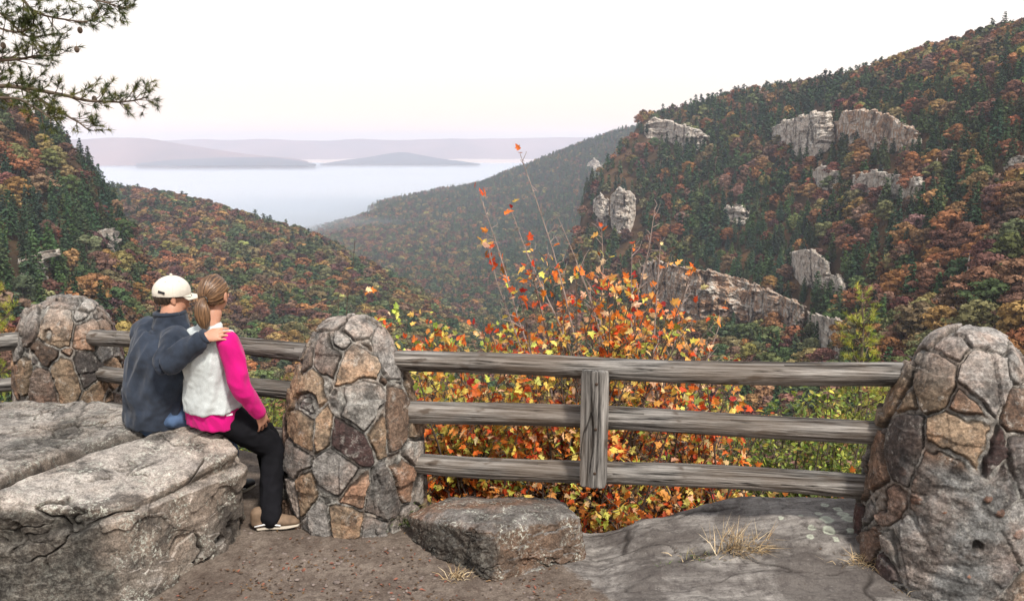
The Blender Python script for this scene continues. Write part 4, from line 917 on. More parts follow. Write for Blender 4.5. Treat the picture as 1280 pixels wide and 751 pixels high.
def head(mb, c, fw, up, s=1.0):
    fw = unit(fw); up = unit(up-fw*np.dot(up, fw)); rt = np.cross(fw, up); A = np.array([rt, fw, up]); p = lambda x, y, z: c+rt*x*s+fw*y*s+up*z*s
    sph(mb, p(0, -.012, .022), np.array([.075, .094, .090])*s, A); sph(mb, p(0, .020, -.035), np.array([.060, .068, .072])*s, A)
    sph(mb, p(0, .055, -.083), np.array([.028, .026, .022])*s, A, 16, 10); sph(mb, p(0, .083, .022), np.array([.042, .013, .012])*s, A, 16, 8)
    ell(mb, [p(0, .084, .018), p(0, .098, -.004), p(0, .103, -.020)], [.008, .011, .014], [.010, .013, .011], rt, 12)
    sph(mb, p(0, .083, -.050), np.array([.022, .010, .006])*s, A, 14, 8); sph(mb, p(0, .081, -.060), np.array([.018, .010, .007])*s, A, 14, 8)
    for sd in (-1, 1):
        sph(mb, p(sd*.032, .066, -.012), np.array([.022, .022, .020])*s, A, 14, 8)
        sph(mb, p(sd*.077, -.010, -.004), np.array([.008, .018, .030])*s, A, 16, 10); sph(mb, p(sd*.080, -.004, -.026), np.array([.006, .010, .012])*s, A, 12, 8)
    return rt, fw, up, p
def fabric(name, c, var=.18, sheen=.15, scale=220, rough=.9):
    m, nt, out = newmat(name); g = N(nt); o = g.obj(); n1 = g.noise(o, 7, 4, .6); n2 = g.noise(o, scale, 3, .7)
    cc = g.mix(g.ramp(n1, [(.35, 0.), (.65, 1.)]), tuple(q*(1-var) for q in c), tuple(min(1, q*(1+var)) for q in c)); cc = g.mix(1.0, cc, g.ramp(n2, [(.3, .8), (.7, 1.15)]), 'MULTIPLY')
    b = g.n('ShaderNodeBsdfPrincipled', {'Base Color': cc, 'Roughness': rough, 'Specular IOR Level': .15, 'Sheen Weight': sheen, 'Normal': g.bump(n2, .35, .003)}); nt.links.new(b.outputs[0], out.inputs[0]); return m
def skinmat():
    m, nt, out = newmat('skin'); g = N(nt); o = g.obj(); n1 = g.noise(o, 30, 5, .6)
    b = g.n('ShaderNodeBsdfPrincipled', {'Base Color': g.mix(n1, (.36, .165, .10), (.50, .275, .19)), 'Roughness': .5, 'Specular IOR Level': .35, 'Subsurface Weight': .12, 'Subsurface Radius': (.01, .004, .002), 'Subsurface Scale': .5, 'Normal': g.bump(g.noise(o, 160, 4, .6), .25, .002)})
    nt.links.new(b.outputs[0], out.inputs[0]); return m
M_skin = skinmat(); M_navy = fabric('navy_fleece', (.026, .035, .053), .35, .12); M_vest = fabric('pale_grey_fleece', (.50, .54, .54), .06, .2); M_pink = fabric('magenta_jersey', (.50, .005, .155), .12, .1, 400)
M_black = fabric('black_trousers', (.006, .006, .008), .3, 0); M_jean = fabric('blue_denim', (.06, .10, .18), .25, .05, 500); M_cap = fabric('cream_cotton', (.56, .52, .45), .08, .05, 600)
M_dark = simple('dark_trim', (.012, .012, .014), .6); M_white = simple('white_print', (.8, .8, .8), .6)
def hairmat(name, a, b_):
    m, nt, out = newmat(name); g = N(nt); s = g.attr('strand').outputs['Fac']
    c = g.mix(g.ramp(s, [(.15, 0.), (.9, 1.)]), a, b_); bs = g.n('ShaderNodeBsdfPrincipled', {'Base Color': c, 'Roughness': .42, 'Specular IOR Level': .5}); nt.links.new(bs.outputs[0], out.inputs[0]); return m
M_hairw = hairmat('light_brown_hair', (.035, .017, .009), (.21, .115, .055)); M_hairm = hairmat('dark_brown_hair', (.012, .008, .006), (.06, .038, .025))
def folds(v, n, amp, sc, seed, dirv=None):
    """soft cloth folds: stretched ridged noise"""
    w = v+.03*np.stack([pn(v*6, seed+k) for k in range(3)], -1)
    if dirv is None: q = w*sc
    else: dirv = unit(dirv); a = (w @ dirv); q = (w-a[:, None]*dirv)*sc+a[:, None]*dirv*sc*.28
    return v+n*(amp*(1-np.abs(pn(q, seed+5))*2.6)+amp*.6*pn(q*2.2, seed+6))[:, None]
up = np.array([0, 0, 1.])
# ---- woman
E_w = P(262, 520, 4.27); E_w[2] -= .07
W = empty('person', E_w); tag(W, 'woman with a brown ponytail, pale grey vest and magenta sleeves, seated beside the man', 'person')
def mkp(name, v, f, m, par, **k): return mk(name, v-np.array(par.location), f, m, par, **k)
fw = unit([.50, .86, 0]); rt = np.array([fw[1], -fw[0], 0])
pel = P(268, 511, 4.27); wai = P(262, 480, 4.24); che = P(258, 444, 4.23); sho = P(260, 420, 4.24); nb = P(262, 408, 4.26); nt_ = P(266, 391, 4.29); hd = P(268, 368, 4.31)
rs = P(286, 424, 4.13); re = P(300, 482, 4.12); rw = P(323, 515, 4.21); ls = sho-rt*.150+[0, 0, -.045]; le = ls+fw*.10-rt*.04+[0, 0, -.26]; lw = le+fw*.13+rt*.02+[0, 0, -.07]
hipR = P(285, 522, 4.25); kneR = P(341, 562, 4.36); ankR = P(338, 643, 4.17); hipL = pel-rt*.08+[0, 0, -.02]; kneL = kneR-rt*.17+fw*.10+[0, 0, .03]; ankL = np.array([kneL[0]+.03, kneL[1]+.02, .09])
hfw = unit([.20, .98, -.05]); b = MB()
ell(b, [pel, wai, che, sho+[0, 0, -.05]], [.12, .105, .115, .08], [.09, .08, .08, .05], rt)
ell(b, [nb-[0, 0, .03], nb, nt_], [.058, .050, .047], [.052, .050, .050], rt); hr, hf, hu, hp = head(b, hd, hfw, up+np.array([.05, 0, 0]), .93)
for s_, e_, w_ in ((rs, re, rw), (ls, le, lw)): ell(b, [s_, (s_+e_)/2, e_, (e_+w_)/2, w_], [.040, .038, .033, .030, .022], [.040, .038, .033, .028, .020], rt)
for h_, k_, a_ in ((hipR, kneR, ankR), (hipL, kneL, ankL)): ell(b, [h_, (h_+k_)/2, k_, (k_*.6+a_*.4), a_], [.070, .062, .048, .046, .034], [.070, .062, .048, .046, .034], rt)
hd_dir = unit(P(338, 545, 4.30)-rw); hand(b, rw+hd_dir*.012, hd_dir, unit(np.array([-.2, .5, -.6])), unit([-.6, .5, 0])*1.0, .28, .16, .93)
hand(b, lw, unit(fw*.5+rt*.8), np.array([0, 0, -1.]), fw, .3, .1, .93)
v, n, f = fuse(b, .0036, 3); mkp('body', v, f, M_skin, W)
# shirt: sleeves and hem
b = MB(); ell(b, [P(266, 526, 4.27), P(265, 504, 4.26), wai, che, sho+[0, 0, -.02]], [.168, .162, .135, .140, .12], [.120, .116, .10, .10, .075], rt, endcap=False)
ell(b, [rs+[0, 0, -.015], rs+[0, 0, -.03], (rs+re)/2, re, (re+rw)/2, rw], [.056, .058, .055, .050, .045, .036], [.056, .057, .056, .050, .043, .034], rt); ell(b, [ls+rt*.03, ls, (ls+le)/2, le, (le+lw)/2, lw], [.06, .060, .054, .048, .042, .035], [.06, .060, .054, .048, .042, .035], rt)
v, n, f = fuse(b, .0065, 3); v = folds(v, n, .008, 17, 31, np.cross(re-rs, [0,1,0])*.3+(re-rs)); mkp('shirt', v, f, M_pink, W)
tgp = P(286, 518, 4.09); b = MB()
# vest
b = MB(); hem = P(266, 508, 4.255)
ell(b, [hem, P(264, 495, 4.25), wai, P(260, 462, 4.235), che, sho+[0, 0, -.028], sho+[0, 0, .012]], [.170, .166, .150, .152, .160, .156, .108], [.126, .124, .112, .110, .112, .092, .066], rt, endcap=False)
ell(b, [nb-[0, 0, .035], nb+[0, 0, -.008], nb+[0, 0, .010]], [.078, .064, .060], [.070, .062, .060], rt, endcap=False)
ell(b, [sho+rt*.04+[0, 0, -.02], sho+rt*.075+[0, 0, -.026], rs*.55+(sho+rt*.10)*.45+[0, 0, -.012]], [.070, .068, .058], [.070, .066, .058], rt); ell(b, [sho-rt*.04+[0, 0, -.02], ls+[0, 0, .01]], [.070, .066], [.070, .066], rt)
v, n, f = fuse(b, .0065, 5); v = folds(v, n, .012, 12, 41, np.array([.45, 0, 1.])); v = v+n*(.004*pn(v*34, 43))[:, None]; mkp('vest', v, f, M_vest, W)
# armhole piping
ax_ = unit(rs-sho+[0, 0, .0]); th = np.linspace(0, 2*PI, 40)
# trousers
b = MB(); ell(b, [pel+[0, 0, -.03], pel+[0, 0, .03]], [.155, .135], [.11, .10], rt)
for h_, k_, a_ in ((hipR, kneR, ankR), (hipL, kneL, ankL)): ell(b, [h_, (h_+k_)/2, k_, (k_*.55+a_*.45), a_*.85+k_*.15, a_+[0, 0, -.015]], [.092, .084, .070, .063, .058, .058], [.09, .082, .070, .063, .058, .058], rt)
v, n, f = fuse(b, .008, 4); v = folds(v, n, .005, 14, 51); mkp('trousers', v, f, M_black, W)
def shoe(par, a, fwd, m1, m2):
    fwd = unit([fwd[0], fwd[1], 0]); r_ = np.cross(fwd, up); g0 = np.array([a[0], a[1], gz(a[0], a[1])])-fwd*.045; b = MB()
    ell(b, [g0+up*.06, g0+fwd*.06+up*.062, g0+fwd*.13+up*.045, g0+fwd*.205+up*.034], [.034, .036, .044, .034], [.040, .040, .030, .022], r_); ell(b, [g0+up*.04, g0+up*.10], [.034, .036], [.045, .045], r_)
    v, n, f = fuse(b, .004, 3); s_ = mkp('shoe', v, f, m1, par)
    b = MB(); ell(b, [g0+up*.013-fwd*.005, g0+fwd*.06+up*.013, g0+fwd*.14+up*.013, g0+fwd*.212+up*.016], [.038, .036, .048, .036], [.013, .012, .012, .011], r_); v, n, f = fuse(b, .004, 1); mk('sole', v-np.array(par.location), f, m2, s_)
    b = MB()
    for k in (.06, .085, .11): q = g0+fwd*k; tube(b, [q+r_*.030+up*(.075-k*.15), q+up*(.108-k*.42), q-r_*.030+up*(.075-k*.15)], .0035, 6)
    tube(b, [g0-fwd*.02+r_*.038+up*.035, g0+fwd*.05+r_*.041+up*.048, g0+fwd*.12+r_*.044+up*.032], .0045, 6)
    mk('laces', np.concatenate(b.v)-np.array(par.location), b.f, M_white, s_)
M_shoe = simple('tan_suede', (.17, .115, .075), .8, var=.3, vscale=30); M_sole = simple('pale_rubber', (.42, .37, .30), .7)
shoe(W, ankR+np.array([-.02, -.0, 0]), [.93, .18, 0], M_shoe, M_sole); shoe(W, ankL, [.8, .6, 0], M_shoe, M_sole)
# hair
def hairshell(par, hp, A, c, r, tie, m, cut, seed, amp=.004, name='hair'):
    seg, rings = 220, 130; th = np.linspace(0, 2*PI, seg, endpoint=False); ph = np.linspace(.01, PI-.01, rings); TH, PH = np.meshgrid(th, ph)
    d = np.stack([np.sin(PH)*np.cos(TH), np.sin(PH)*np.sin(TH), np.cos(PH)], -1).reshape(-1, 3)
    # strands run towards the tie: azimuth about the tie axis
    t = unit(tie); x, y = frame_of(t); a = np.arctan2(d @ y, d @ x); pol = np.arccos(np.clip(d @ t, -1, 1))
    s = fbm(np.stack([np.cos(a)*9, np.sin(a)*9, pol*1.2], -1), 4, seed, .7); inset = cut(d)
    rr = 1-.10*inset; v = d*r*rr[:, None]*(1+amp/.09*s)[:, None]; v = c+v @ A
    o_ = mkp(name, v, gridfaces(seg, rings, True)[:, ::-1].copy(), m, par, attrs={'strand': ('POINT', 'FLOAT', np.clip(.5+.9*s, 0, 1))}); return o_
A = np.array([hr, hf, hu])
cutw = lambda d: sstep(.38, .52, d[:, 1]-.45*np.clip(d[:, 2], 0, 1)+.35*np.clip(-d[:, 2]-.5, 0, 1))*2.2+sstep(-.62, -.80, d[:, 2])*1.5
hairshell(W, hp, A, hp(0, -.014, .018), np.array([.080, .102, .104])*.93, np.array([0, -.93, -.36]), M_hairw, cutw, 61)
# pony tail
tie = hp(0, -.108, -.020); b = MB(); seg = 90; pts = np.array([tie+hf*.015, tie-hf*.012+hu*-.003, tie-hf*.03-hu*.035+hr*.004, tie-hf*.027-hu*.085+hr*.010, tie-hf*.022-hu*.130+hr*.016, tie-hf*.018-hu*.160+hr*.022]); wd = [.024, .020, .040, .043, .030, .008]; dp = [.022, .018, .026, .027, .02, .006]
ell(b, pts, wd, dp, hr, seg, endcap=False); v = np.concatenate(b.v); nr_ = len(v)//seg; an = np.tile(np.arange(seg)/seg*2*PI, nr_); tt = np.repeat(np.linspace(0, 1, nr_), seg)
s = fbm(np.stack([np.cos(an)*7, np.sin(an)*7, tt*2.2], -1), 4, 66, .7); cc = np.repeat(v.reshape(nr_, seg, 3).mean(1), seg, 0); v = cc+(v-cc)*(1+.16*s[:, None])
HO = [c_ for c_ in W.children if c_.name.startswith('hair')][0]
mk('ponytail', v-np.array(W.location), b.f, M_hairw, HO, attrs={'strand': ('POINT', 'FLOAT', np.clip(.5+.9*s, 0, 1))})
b = MB(); th = np.linspace(0, 2*PI, 25); tube(b, [tie-hf*.004+hr*.022*math.cos(q)+hu*.020*math.sin(q) for q in th], .005, 8); mk('hair_tie', np.concatenate(b.v)-np.array(W.location), b.f, M_hairm, HO, attrs={'strand': ('POINT', 'FLOAT', np.full(b.n, .2))})
# ---- man
pel = P(190, 505, 4.34); wai = P(193, 482, 4.30); che = P(200, 440, 4.28); sho = P(208, 416, 4.29); nb = P(213, 400, 4.31); nt_ = P(216, 386, 4.33); hd = P(217, 371, 4.35)
E_m = np.array(pel); E_m[2] -= .12
Mn = empty('person', E_m); tag(Mn, 'man in a cream cap and navy fleece, his arm round the woman beside him', 'person')
fw = unit([.50, .86, 0]); rt = np.array([fw[1], -fw[0], 0])
rs = P(219, 427, 4.18); re = P(210, 454, 4.08); rw = P(249, 426, 4.08); ls = sho-rt*.175+[0, 0, -.03]; le = ls+fw*.12-rt*.05+[0, 0, -.26]; lw = le+fw*.22+rt*.14
hipR = pel+rt*.09+[0, 0, -.01]; kneR = hipR+fw*.36+rt*.04+[0, 0, -.02]; ankR = kneR+np.array([0.02, .02, 0]); ankR[2] = .12; hipL = pel-rt*.09+[0, 0, -.01]; kneL = hipL+fw*.36+[0, 0, -.02]; ankL = kneL+np.array([0, .02, 0]); ankL[2] = .12
hfw = unit([.88, .47, -.04]); b = MB()
ell(b, [pel, wai, che, sho+[0, 0, -.05]], [.13, .13, .13, .09], [.10, .10, .09, .05], rt)
ell(b, [nb-[0, 0, .03], nb, nt_], [.068, .062, .058], [.062, .060, .060], rt); hr, hf, hu, hp = head(b, hd, hfw, up, .91)
for s_, e_, w_ in ((rs, re, rw), (ls, le, lw)): ell(b, [s_, (s_+e_)/2, e_, (e_+w_)/2, w_], [.048, .046, .042, .040, .030], [.048, .046, .040, .036, .025], rt)
for h_, k_, a_ in ((hipR, kneR, ankR), (hipL, kneL, ankL)): ell(b, [h_, (h_+k_)/2, k_, (k_*.6+a_*.4), a_], [.075, .068, .052, .050, .038], [.075, .068, .052, .050, .038], rt)
hw = P(252, 423, 4.07); tip = P(292, 413, 4.10); dd = unit(tip-hw)
ell(b, [rw, hw+dd*.02], [.028, .030], [.022, .021], up, 18)
hand(b, hw+dd*.012, dd, unit(np.array([.05, .75, -.62])), unit([.1, .5, .85]), .30, .04, .94)
hand(b, lw, unit(fw*.6+rt*.7), np.array([0, 0, -1.]), fw, .3, .1, 1.0)
v, n, f = fuse(b, .0036, 3); mkp('body', v, f, M_skin, Mn)
# jacket
b = MB(); ell(b, [P(191, 527, 4.335), P(192, 508, 4.33), P(193, 482, 4.31), P(196, 460, 4.30), P(201, 436, 4.29), sho+[0, 0, -.02], sho+[0, 0, .018]], [.160, .172, .182, .182, .184, .158, .10], [.13, .135, .135, .13, .125, .095, .07], rt, endcap=False)
ell(b, [nb-[0, 0, .04], nb, nb+[0, 0, .036]], [.098, .084, .074], [.090, .080, .072], rt, endcap=False)
ell(b, [sho+rt*.05+[0, 0, -.02], rs, (rs+re)/2, re, (re+rw)/2, rw], [.066, .066, .062, .057, .052, .044], [.066, .066, .062, .057, .051, .043], rt); ell(b, [sho-rt*.10+[0, 0, -.01], ls, (ls+le)/2, le, (le+lw)/2, lw], [.075, .074, .066, .060, .053, .046], [.075, .074, .066, .060, .053, .046], rt)
v, n, f = fuse(b, .0065, 4); v = folds(v, n, .016, 11, 81, np.array([.5, 0, 1.])); v = v+n*(.005*pn(v*30, 83))[:, None]; mkp('jacket', v, f, M_navy, Mn)
b = MB(); cuf = unit(rw-re); x, y = frame_of(cuf); tube(b, [rw+cuf*(.030+k) for k in (0, .012, .024)], [.041, .043, .040], 26); v = np.concatenate(b.v); mkp('cuff', v, b.f, M_navy, Mn)
# collar
b = MB(); ctr = nb+np.array([0, 0, .030]); ring = []
for k in range(41):
    a = 2*PI*k/40; ring.append(ctr+rt*.075*math.cos(a)+fw*.078*math.sin(a)+up*(.012+.0*math.sin(a)))
tube(b, ring, .011, 8); mkp('collar', np.concatenate(b.v), b.f, M_navy, Mn)
b = MB(); ell(b, [pel+[0, 0, -.055], pel+[0, 0, .05]], [.175, .16], [.135, .12], rt); sq_ = P(213, 525, 4.26); ell(b, [sq_, sq_+fw*.12], [.060, .085], [.042, .08], rt)
for h_, k_, a_ in ((hipR, kneR, ankR), (hipL, kneL, ankL)): ell(b, [h_, (h_+k_)/2, k_, (k_*.55+a_*.45), a_], [.100, .090, .074, .068, .062], [.098, .088, .074, .068, .062], rt)
v, n, f = fuse(b, .008, 4); v = folds(v, n, .005, 14, 91); mkp('jeans', v, f, M_jean, Mn)
shoe(Mn, ankR, fw, M_dark, M_sole); shoe(Mn, ankL, fw, M_dark, M_sole)
A = np.array([hr, hf, hu])
hairshell(Mn, hp, A, hp(0, -.014, .016), np.array([.083, .101, .100])*.92, np.array([0, -.2, 1.]), M_hairm, lambda d: sstep(-.05, .12, d[:, 1]+.9*np.clip(-d[:, 2]-.25, 0, 1))*1.8+sstep(-.50, -.66, d[:, 2])*1.8, 71, .003)
# cap: domed crown, brim, strap, button, eyelets
seg, rings = 360, 60; th = np.linspace(0, 2*PI, seg, endpoint=False); ph = np.linspace(.01, PI*.555, rings); TH, PH = np.meshgrid(th, ph)
d = np.stack([np.sin(PH)*np.cos(TH), np.sin(PH)*np.sin(TH), np.cos(PH)], -1).reshape(-1, 3); pan = np.abs(np.mod(TH.ravel()+PI/6, PI/3)-PI/6)
rr = 1-.030*np.exp(-(pan/.025)**2)+.012*pn(d*3, 5)+.01*pn(d*7, 6); v = hp(0, -.010, .030)+(d*np.array([.094, .112, .104])*.90*rr[:, None]) @ A
cp_ = mkp('cap', v, gridfaces(seg, rings, True)[:, ::-1].copy(), M_cap, Mn); sm = cp_.modifiers.new('t', 'SOLIDIFY'); sm.thickness = .003
nu, nv = 30, 10; V = []
for j in range(nv):
    for i in range(nu):
        a = -1.12+2.24*i/(nu-1); k = j/(nv-1); ex = .068*k*math.cos(a*.95)**.7 if abs(a) < 1.5 else 0
        V.append(hp(.088*math.sin(a), -.010+.103*math.cos(a)+ex, .016-.016*k-.020*(math.sin(a)**2)*k+.004))
br = mk('brim', np.array(V)-np.array(Mn.location), gridfaces(nu, nv), M_cap, cp_); sm = br.modifiers.new('t', 'SOLIDIFY'); sm.thickness = .005
b = MB(); sph(b, hp(0, -.010, .137), .008); mk('button', np.concatenate(b.v)-np.array(Mn.location), b.f, M_cap, cp_)
b = MB()
for k in range(6): a = k*PI/3+PI/6; q = np.array([math.sin(.75)*math.cos(a), math.sin(.75)*math.sin(a), math.cos(.75)])*np.array([.095, .113, .099]); sph(b, hp(q[0], -.010+q[1], .030+q[2]), .0028, seg=8, rings=6)
mk('eyelets', np.concatenate(b.v)-np.array(Mn.location), b.f, M_dark, cp_)
b = MB(); tube(b, [hp(.0962*math.sin(a), -.010-.1145*math.cos(a), .017) for a in np.linspace(-.52, .12, 12)], .0045, 6); 
bv = BVHTree.FromPolygons([tuple(np.array(x_.co)+np.array(Mn.location)) for x_ in cp_.data.vertices], [tuple(p_.vertices) for p_ in cp_.data.polygons]); pts = []
for px, py in ((197, 366), (205.5, 368.5), (206, 365.5), (197.5, 363)):
    h_ = bv.ray_cast(Vector((0, 0, H)), Vector(ray(px, py)).normalized())
    if h_[0]: pts.append(np.array(h_[0])-unit(ray(px, py))*.006)
if len(pts) == 4: mk('strap', np.array(pts)-np.array(Mn.location), [(0, 1, 2, 3)], M_dark, cp_)
b = MB()
for sd in (-1, 1): tube(b, [hp(sd*.080, -.015, .004), hp(sd*.079, .05, .008), hp(sd*.062, .092, .006)], .0022, 6)
for sd in (-1, 1): tube(b, [hp(sd*.034+.026*math.cos(a), .098, -.004+.020*math.sin(a)) for a in np.linspace(0, 2*PI, 17)], .002, 5)
mkp('glasses', np.concatenate(b.v), b.f, M_dark, Mn)
# small printed mark on the hem of the shirt
b = MB(); q0 = P(282, 518.5, 4.055); q1 = P(290, 517, 4.045); SH = [c_ for c_ in W.children if c_.name.startswith('shirt')][0]
bv = BVHTree.FromPolygons([tuple(np.array(x_.co)+np.array(W.location)) for x_ in SH.data.vertices], [tuple(p_.vertices) for p_ in SH.data.polygons])
pts = []
for px, py in ((283, 520), (291, 518.6), (291, 516.2), (283, 517.6)):
    h_ = bv.ray_cast(Vector((0, 0, H)), Vector(ray(px, py)).normalized()); pts.append(np.array(h_[0])-unit(ray(px, py))*.004 if h_[0] else P(px, py, 4.1))
mk('printed_mark', np.array(pts)-np.array(W.location), [(0, 1, 2, 3)], M_white, SH)
# ------------------------------------------------------------------ shrubs behind the fence
def leafmat(name, trans=.4, rough=.55):
    m, nt, out = newmat(name); g = N(nt); t = g.attr('tintv').outputs['Color']; o = g.obj()
    c = g.mix(1.0, t, g.ramp(g.noise(o, 60, 4, .6), [(.3, .65), (.7, 1.25)]), 'MULTIPLY')
    d = g.n('ShaderNodeBsdfPrincipled', {'Base Color': c, 'Roughness': rough, 'Specular IOR Level': .3}); tr = g.n('ShaderNodeBsdfTranslucent', {'Color': c})
    mx = g.n('ShaderNodeMixShader', {0: trans, 1: d.outputs[0], 2: tr.outputs[0]}); nt.links.new(mx.outputs[0], out.inputs[0]); return m
M_mleaf = leafmat('autumn_leaf'); M_needle = leafmat('pine_needle', .2, .5); M_gleaf = leafmat('green_leaf', .35)
M_stem = simple('shrub_bark', (.10, .075, .06), .85, var=.4, vscale=20); M_palestem = simple('pale_twig', (.27, .215, .19), .85, var=.3, vscale=20)
# five-lobed leaf outline, x across, y along
LO = np.array([(0, 0, 0), (.16, .02, .03), (.42, .10, .05), (.26, .26, .03), (.50, .52, .06), (.22, .56, .03), (.17, .76, .02), (0, 1.0, -.06), (-.17, .76, .02), (-.22, .56, .03), (-.50, .52, .06), (-.26, .26, .03), (-.42, .10, .05), (-.16, .02, .03), (0, .42, -.03)])
LF = [(14, i, i+1) for i in range(13)]+[(14, 13, 0)]
OV = np.array([(0, 0, 0), (.20, .25, .04), (.26, .55, .04), (0, 1, -.04), (-.26, .55, .04), (-.20, .25, .04), (0, .5, -.03)]); OF = [(6, i, (i+1) % 6) for i in range(6)]
def put_leaves(pos, dirs, size, tint, tmpl=LO, tf=LF, r=None, flat=.5):
    n = len(pos); y = dirs/(np.linalg.norm(dirs, axis=1)[:, None]+1e-9); a = r.normal(size=(n, 3)); a[:, 2] += flat*2; z = a-y*(a*y).sum(1)[:, None]; z /= np.linalg.norm(z, axis=1)[:, None]+1e-9; x = np.cross(y, z)
    curl = (.4+1.6*r.random(n))[:, None, None]; T = tmpl[None]*size[:, None, None]; v = pos[:, None]+x[:, None]*T[..., :1]*(.8+.3*r.random(n))[:, None, None]+y[:, None]*T[..., 1:2]+z[:, None]*(T[..., 2:3]*curl-.25*size[:, None, None]*tmpl[None, :, 1:2]**2*(r.random(n)-.2)[:, None, None])
    k = len(tmpl); f = (np.array(tf)[None]+(np.arange(n)*k)[:, None, None]).reshape(-1, 3); tv = np.repeat(tint, k, 0); return v.reshape(-1, 3), f, tv
def shrub(name, base, stems, pal, wts, label, cat, seed, lsize=.054, ldens=34, tw=(.10, .34), stemmat=None, leafm=None, group=None, tmpl=None, upbias=.55, twn=26, bare=0.0, r0=.013, densfn=None):
    """stems: list of (px, py, Y, leafiness) tips"""
    r = np.random.default_rng(seed); base = np.asarray(base, float); sb = MB(); lp = []; ld = []; pal = np.array(pal); cw = np.cumsum(wts)/np.sum(wts)
    for (px, py, Y_, lf_) in stems:
        tip = P(px, py, Y_); b0 = base+r.normal(size=3)*np.array([.14, .10, .03]); L = np.linalg.norm(tip-b0); mid = b0*.5+tip*.5+np.array([(b0[0]-tip[0])*.12, 0, -.03*L])+r.normal(size=3)*.05*L*np.array([1, .6, .2])
        t = np.linspace(0, 1, 12)[:, None]; pts = (1-t)**2*b0+2*t*(1-t)*mid+t*t*tip+fbm(np.concatenate([t*4+seed, t*0+px, t*0], 1), 2, seed)[:, None]*.05; rad = np.linspace(r0*(.6+.5*L/2), .0022, 12); tube(sb, pts, rad, 6, cap=False)
        nt_ = int(twn*L/1.5)
        for k in range(nt_):
            u = .18+.82*(k+r.random())/nt_; i = min(10, int(u*11)); fpos = pts[i]*(1-(u*11-i))+pts[min(11, i+1)]*(u*11-i); d = pts[i+1]-pts[i]; d /= np.linalg.norm(d)
            sd = r.normal(size=3); sd -= d*np.dot(sd, d); sd /= np.linalg.norm(sd); l = (tw[0]+(tw[1]-tw[0])*r.random())*(1.15-.75*u); dd = unit(d*.55+sd*.8+up*upbias*r.random()); e = fpos+dd*l; mm = (fpos+e)/2+r.normal(size=3)*.02
            tube(sb, [fpos, mm, e], [rad[i]*.55+.0006, rad[i]*.4+.0006, .0012], 4, cap=False)
            if r.random() < bare: continue
            cl2 = .25+1.35*sstep(-.22, .18, float(fbm(fpos*2.6, 2, seed+5))) if tmpl is None else 1.0
            nl = int(ldens*l*(.5+r.random())*lf_*cl2*(1.0 if densfn is None else densfn(proj(fpos)))+.3)
            for q in range(nl):
                uu = .15+.85*r.random(); p_ = fpos*(1-uu)+e*uu; o_ = r.normal(size=3)*.028; lp.append(p_+o_); ld.append(dd*.4+o_*22+r.normal(size=3)*.4+np.array([0, 0, -.45]))
        for q in range(int(4*lf_)): lp.append(tip+r.normal(size=3)*.02); ld.append(r.normal(size=3)+np.array([0, 0, .3]))
    e_ = empty(name, base); tag(e_, label, cat, group); lp = np.array(lp); ld = np.array(ld); n = len(lp)
    pi = (r.random(n)[:, None] > cw).sum(1).clip(0, len(pal)-1); loc = pn(lp*2.2, seed+3); pi = np.where(loc > .18, np.minimum(pi, r.integers(0, max(1, len(pal)//2), n)), pi); t = pal[pi]*(.7+.6*r.random((n, 1)))*(1+.10*r.normal(size=(n, 3)))
    T_, F_ = (LO, LF) if tmpl is None else tmpl
    v, f, tv = put_leaves(lp, ld, lsize*(.55+.75*r.random(n)), np.clip(t, .01, .95), T_, F_, r)
    mk('stems', np.concatenate(sb.v)-base, sb.f, stemmat or M_stem, e_); mk('foliage', v-base, f, leafm or M_mleaf, e_, smooth=False, attrs={'tintv': ('POINT', 'FLOAT_COLOR', np.concatenate([tv, np.ones((len(tv), 1))], 1))})
    return n
APAL = [(.62, .095, .025), (.74, .20, .035), (.82, .36, .09), (.84, .54, .30), (.45, .04, .03), (.85, .62, .14), (.62, .60, .13), (.34, .40, .08), (.30, .12, .04)]
def tips(seed, x0, x1, yfn, Y0, Y1, n, lf=1.0):
    r = np.random.default_rng(seed); return [(x, yfn(x)+r.random()**1.3*110, Y0+(Y1-Y0)*r.random(), lf) for x in x0+(x1-x0)*(np.arange(n)+r.random(n))/n]
g1 = 'autumn shrubs just behind the log fence'
nl = 0
topc = lambda x: np.interp(x, [440, 470, 520, 560, 600, 640, 680, 740, 790, 830, 870, 920, 960, 1000], [405, 392, 380, 405, 410, 395, 385, 345, 355, 385, 405, 440, 480, 540])
nl += shrub('maple_shrub', P(600, 735, 5.5), tips(1, 455, 640, topc, 5.0, 5.9, 26)+tips(2, 455, 660, lambda x: 480, 4.95, 5.7, 22), APAL, [3, 4, 3, 3, 1, 7, 7, 4, 1], 'orange and yellow-green leafy shrub beside the middle pillar, left part of the thicket', 'shrub', 11, ldens=27, group=g1)
nl += shrub('maple_shrub', P(720, 735, 5.4), tips(3, 620, 800, topc, 4.9, 5.8, 30)+tips(4, 620, 860, lambda x: 480, 4.9, 5.6, 24)+tips(14, 560, 820, lambda x: 560, 4.85, 5.3, 16)+tips(24, 640, 900, lambda x: 315, 5.0, 5.6, 15, .55), APAL, [3, 5, 5, 5, 1, 7, 5, 2, 1], 'bright orange and red leafy shrub filling the gap behind the upright board', 'shrub', 12, ldens=27, group=g1)
nl += shrub('maple_shrub', P(850, 735, 5.7), tips(5, 790, 935, topc, 5.1, 6.0, 17)+tips(6, 800, 960, lambda x: 520, 5.1, 5.8, 16), APAL, [4, 5, 5, 5, 1, 4, 3, 2, 1], 'thinner orange shrub with bare twigs at the right end of the thicket', 'shrub', 13, ldens=20, group=g1)
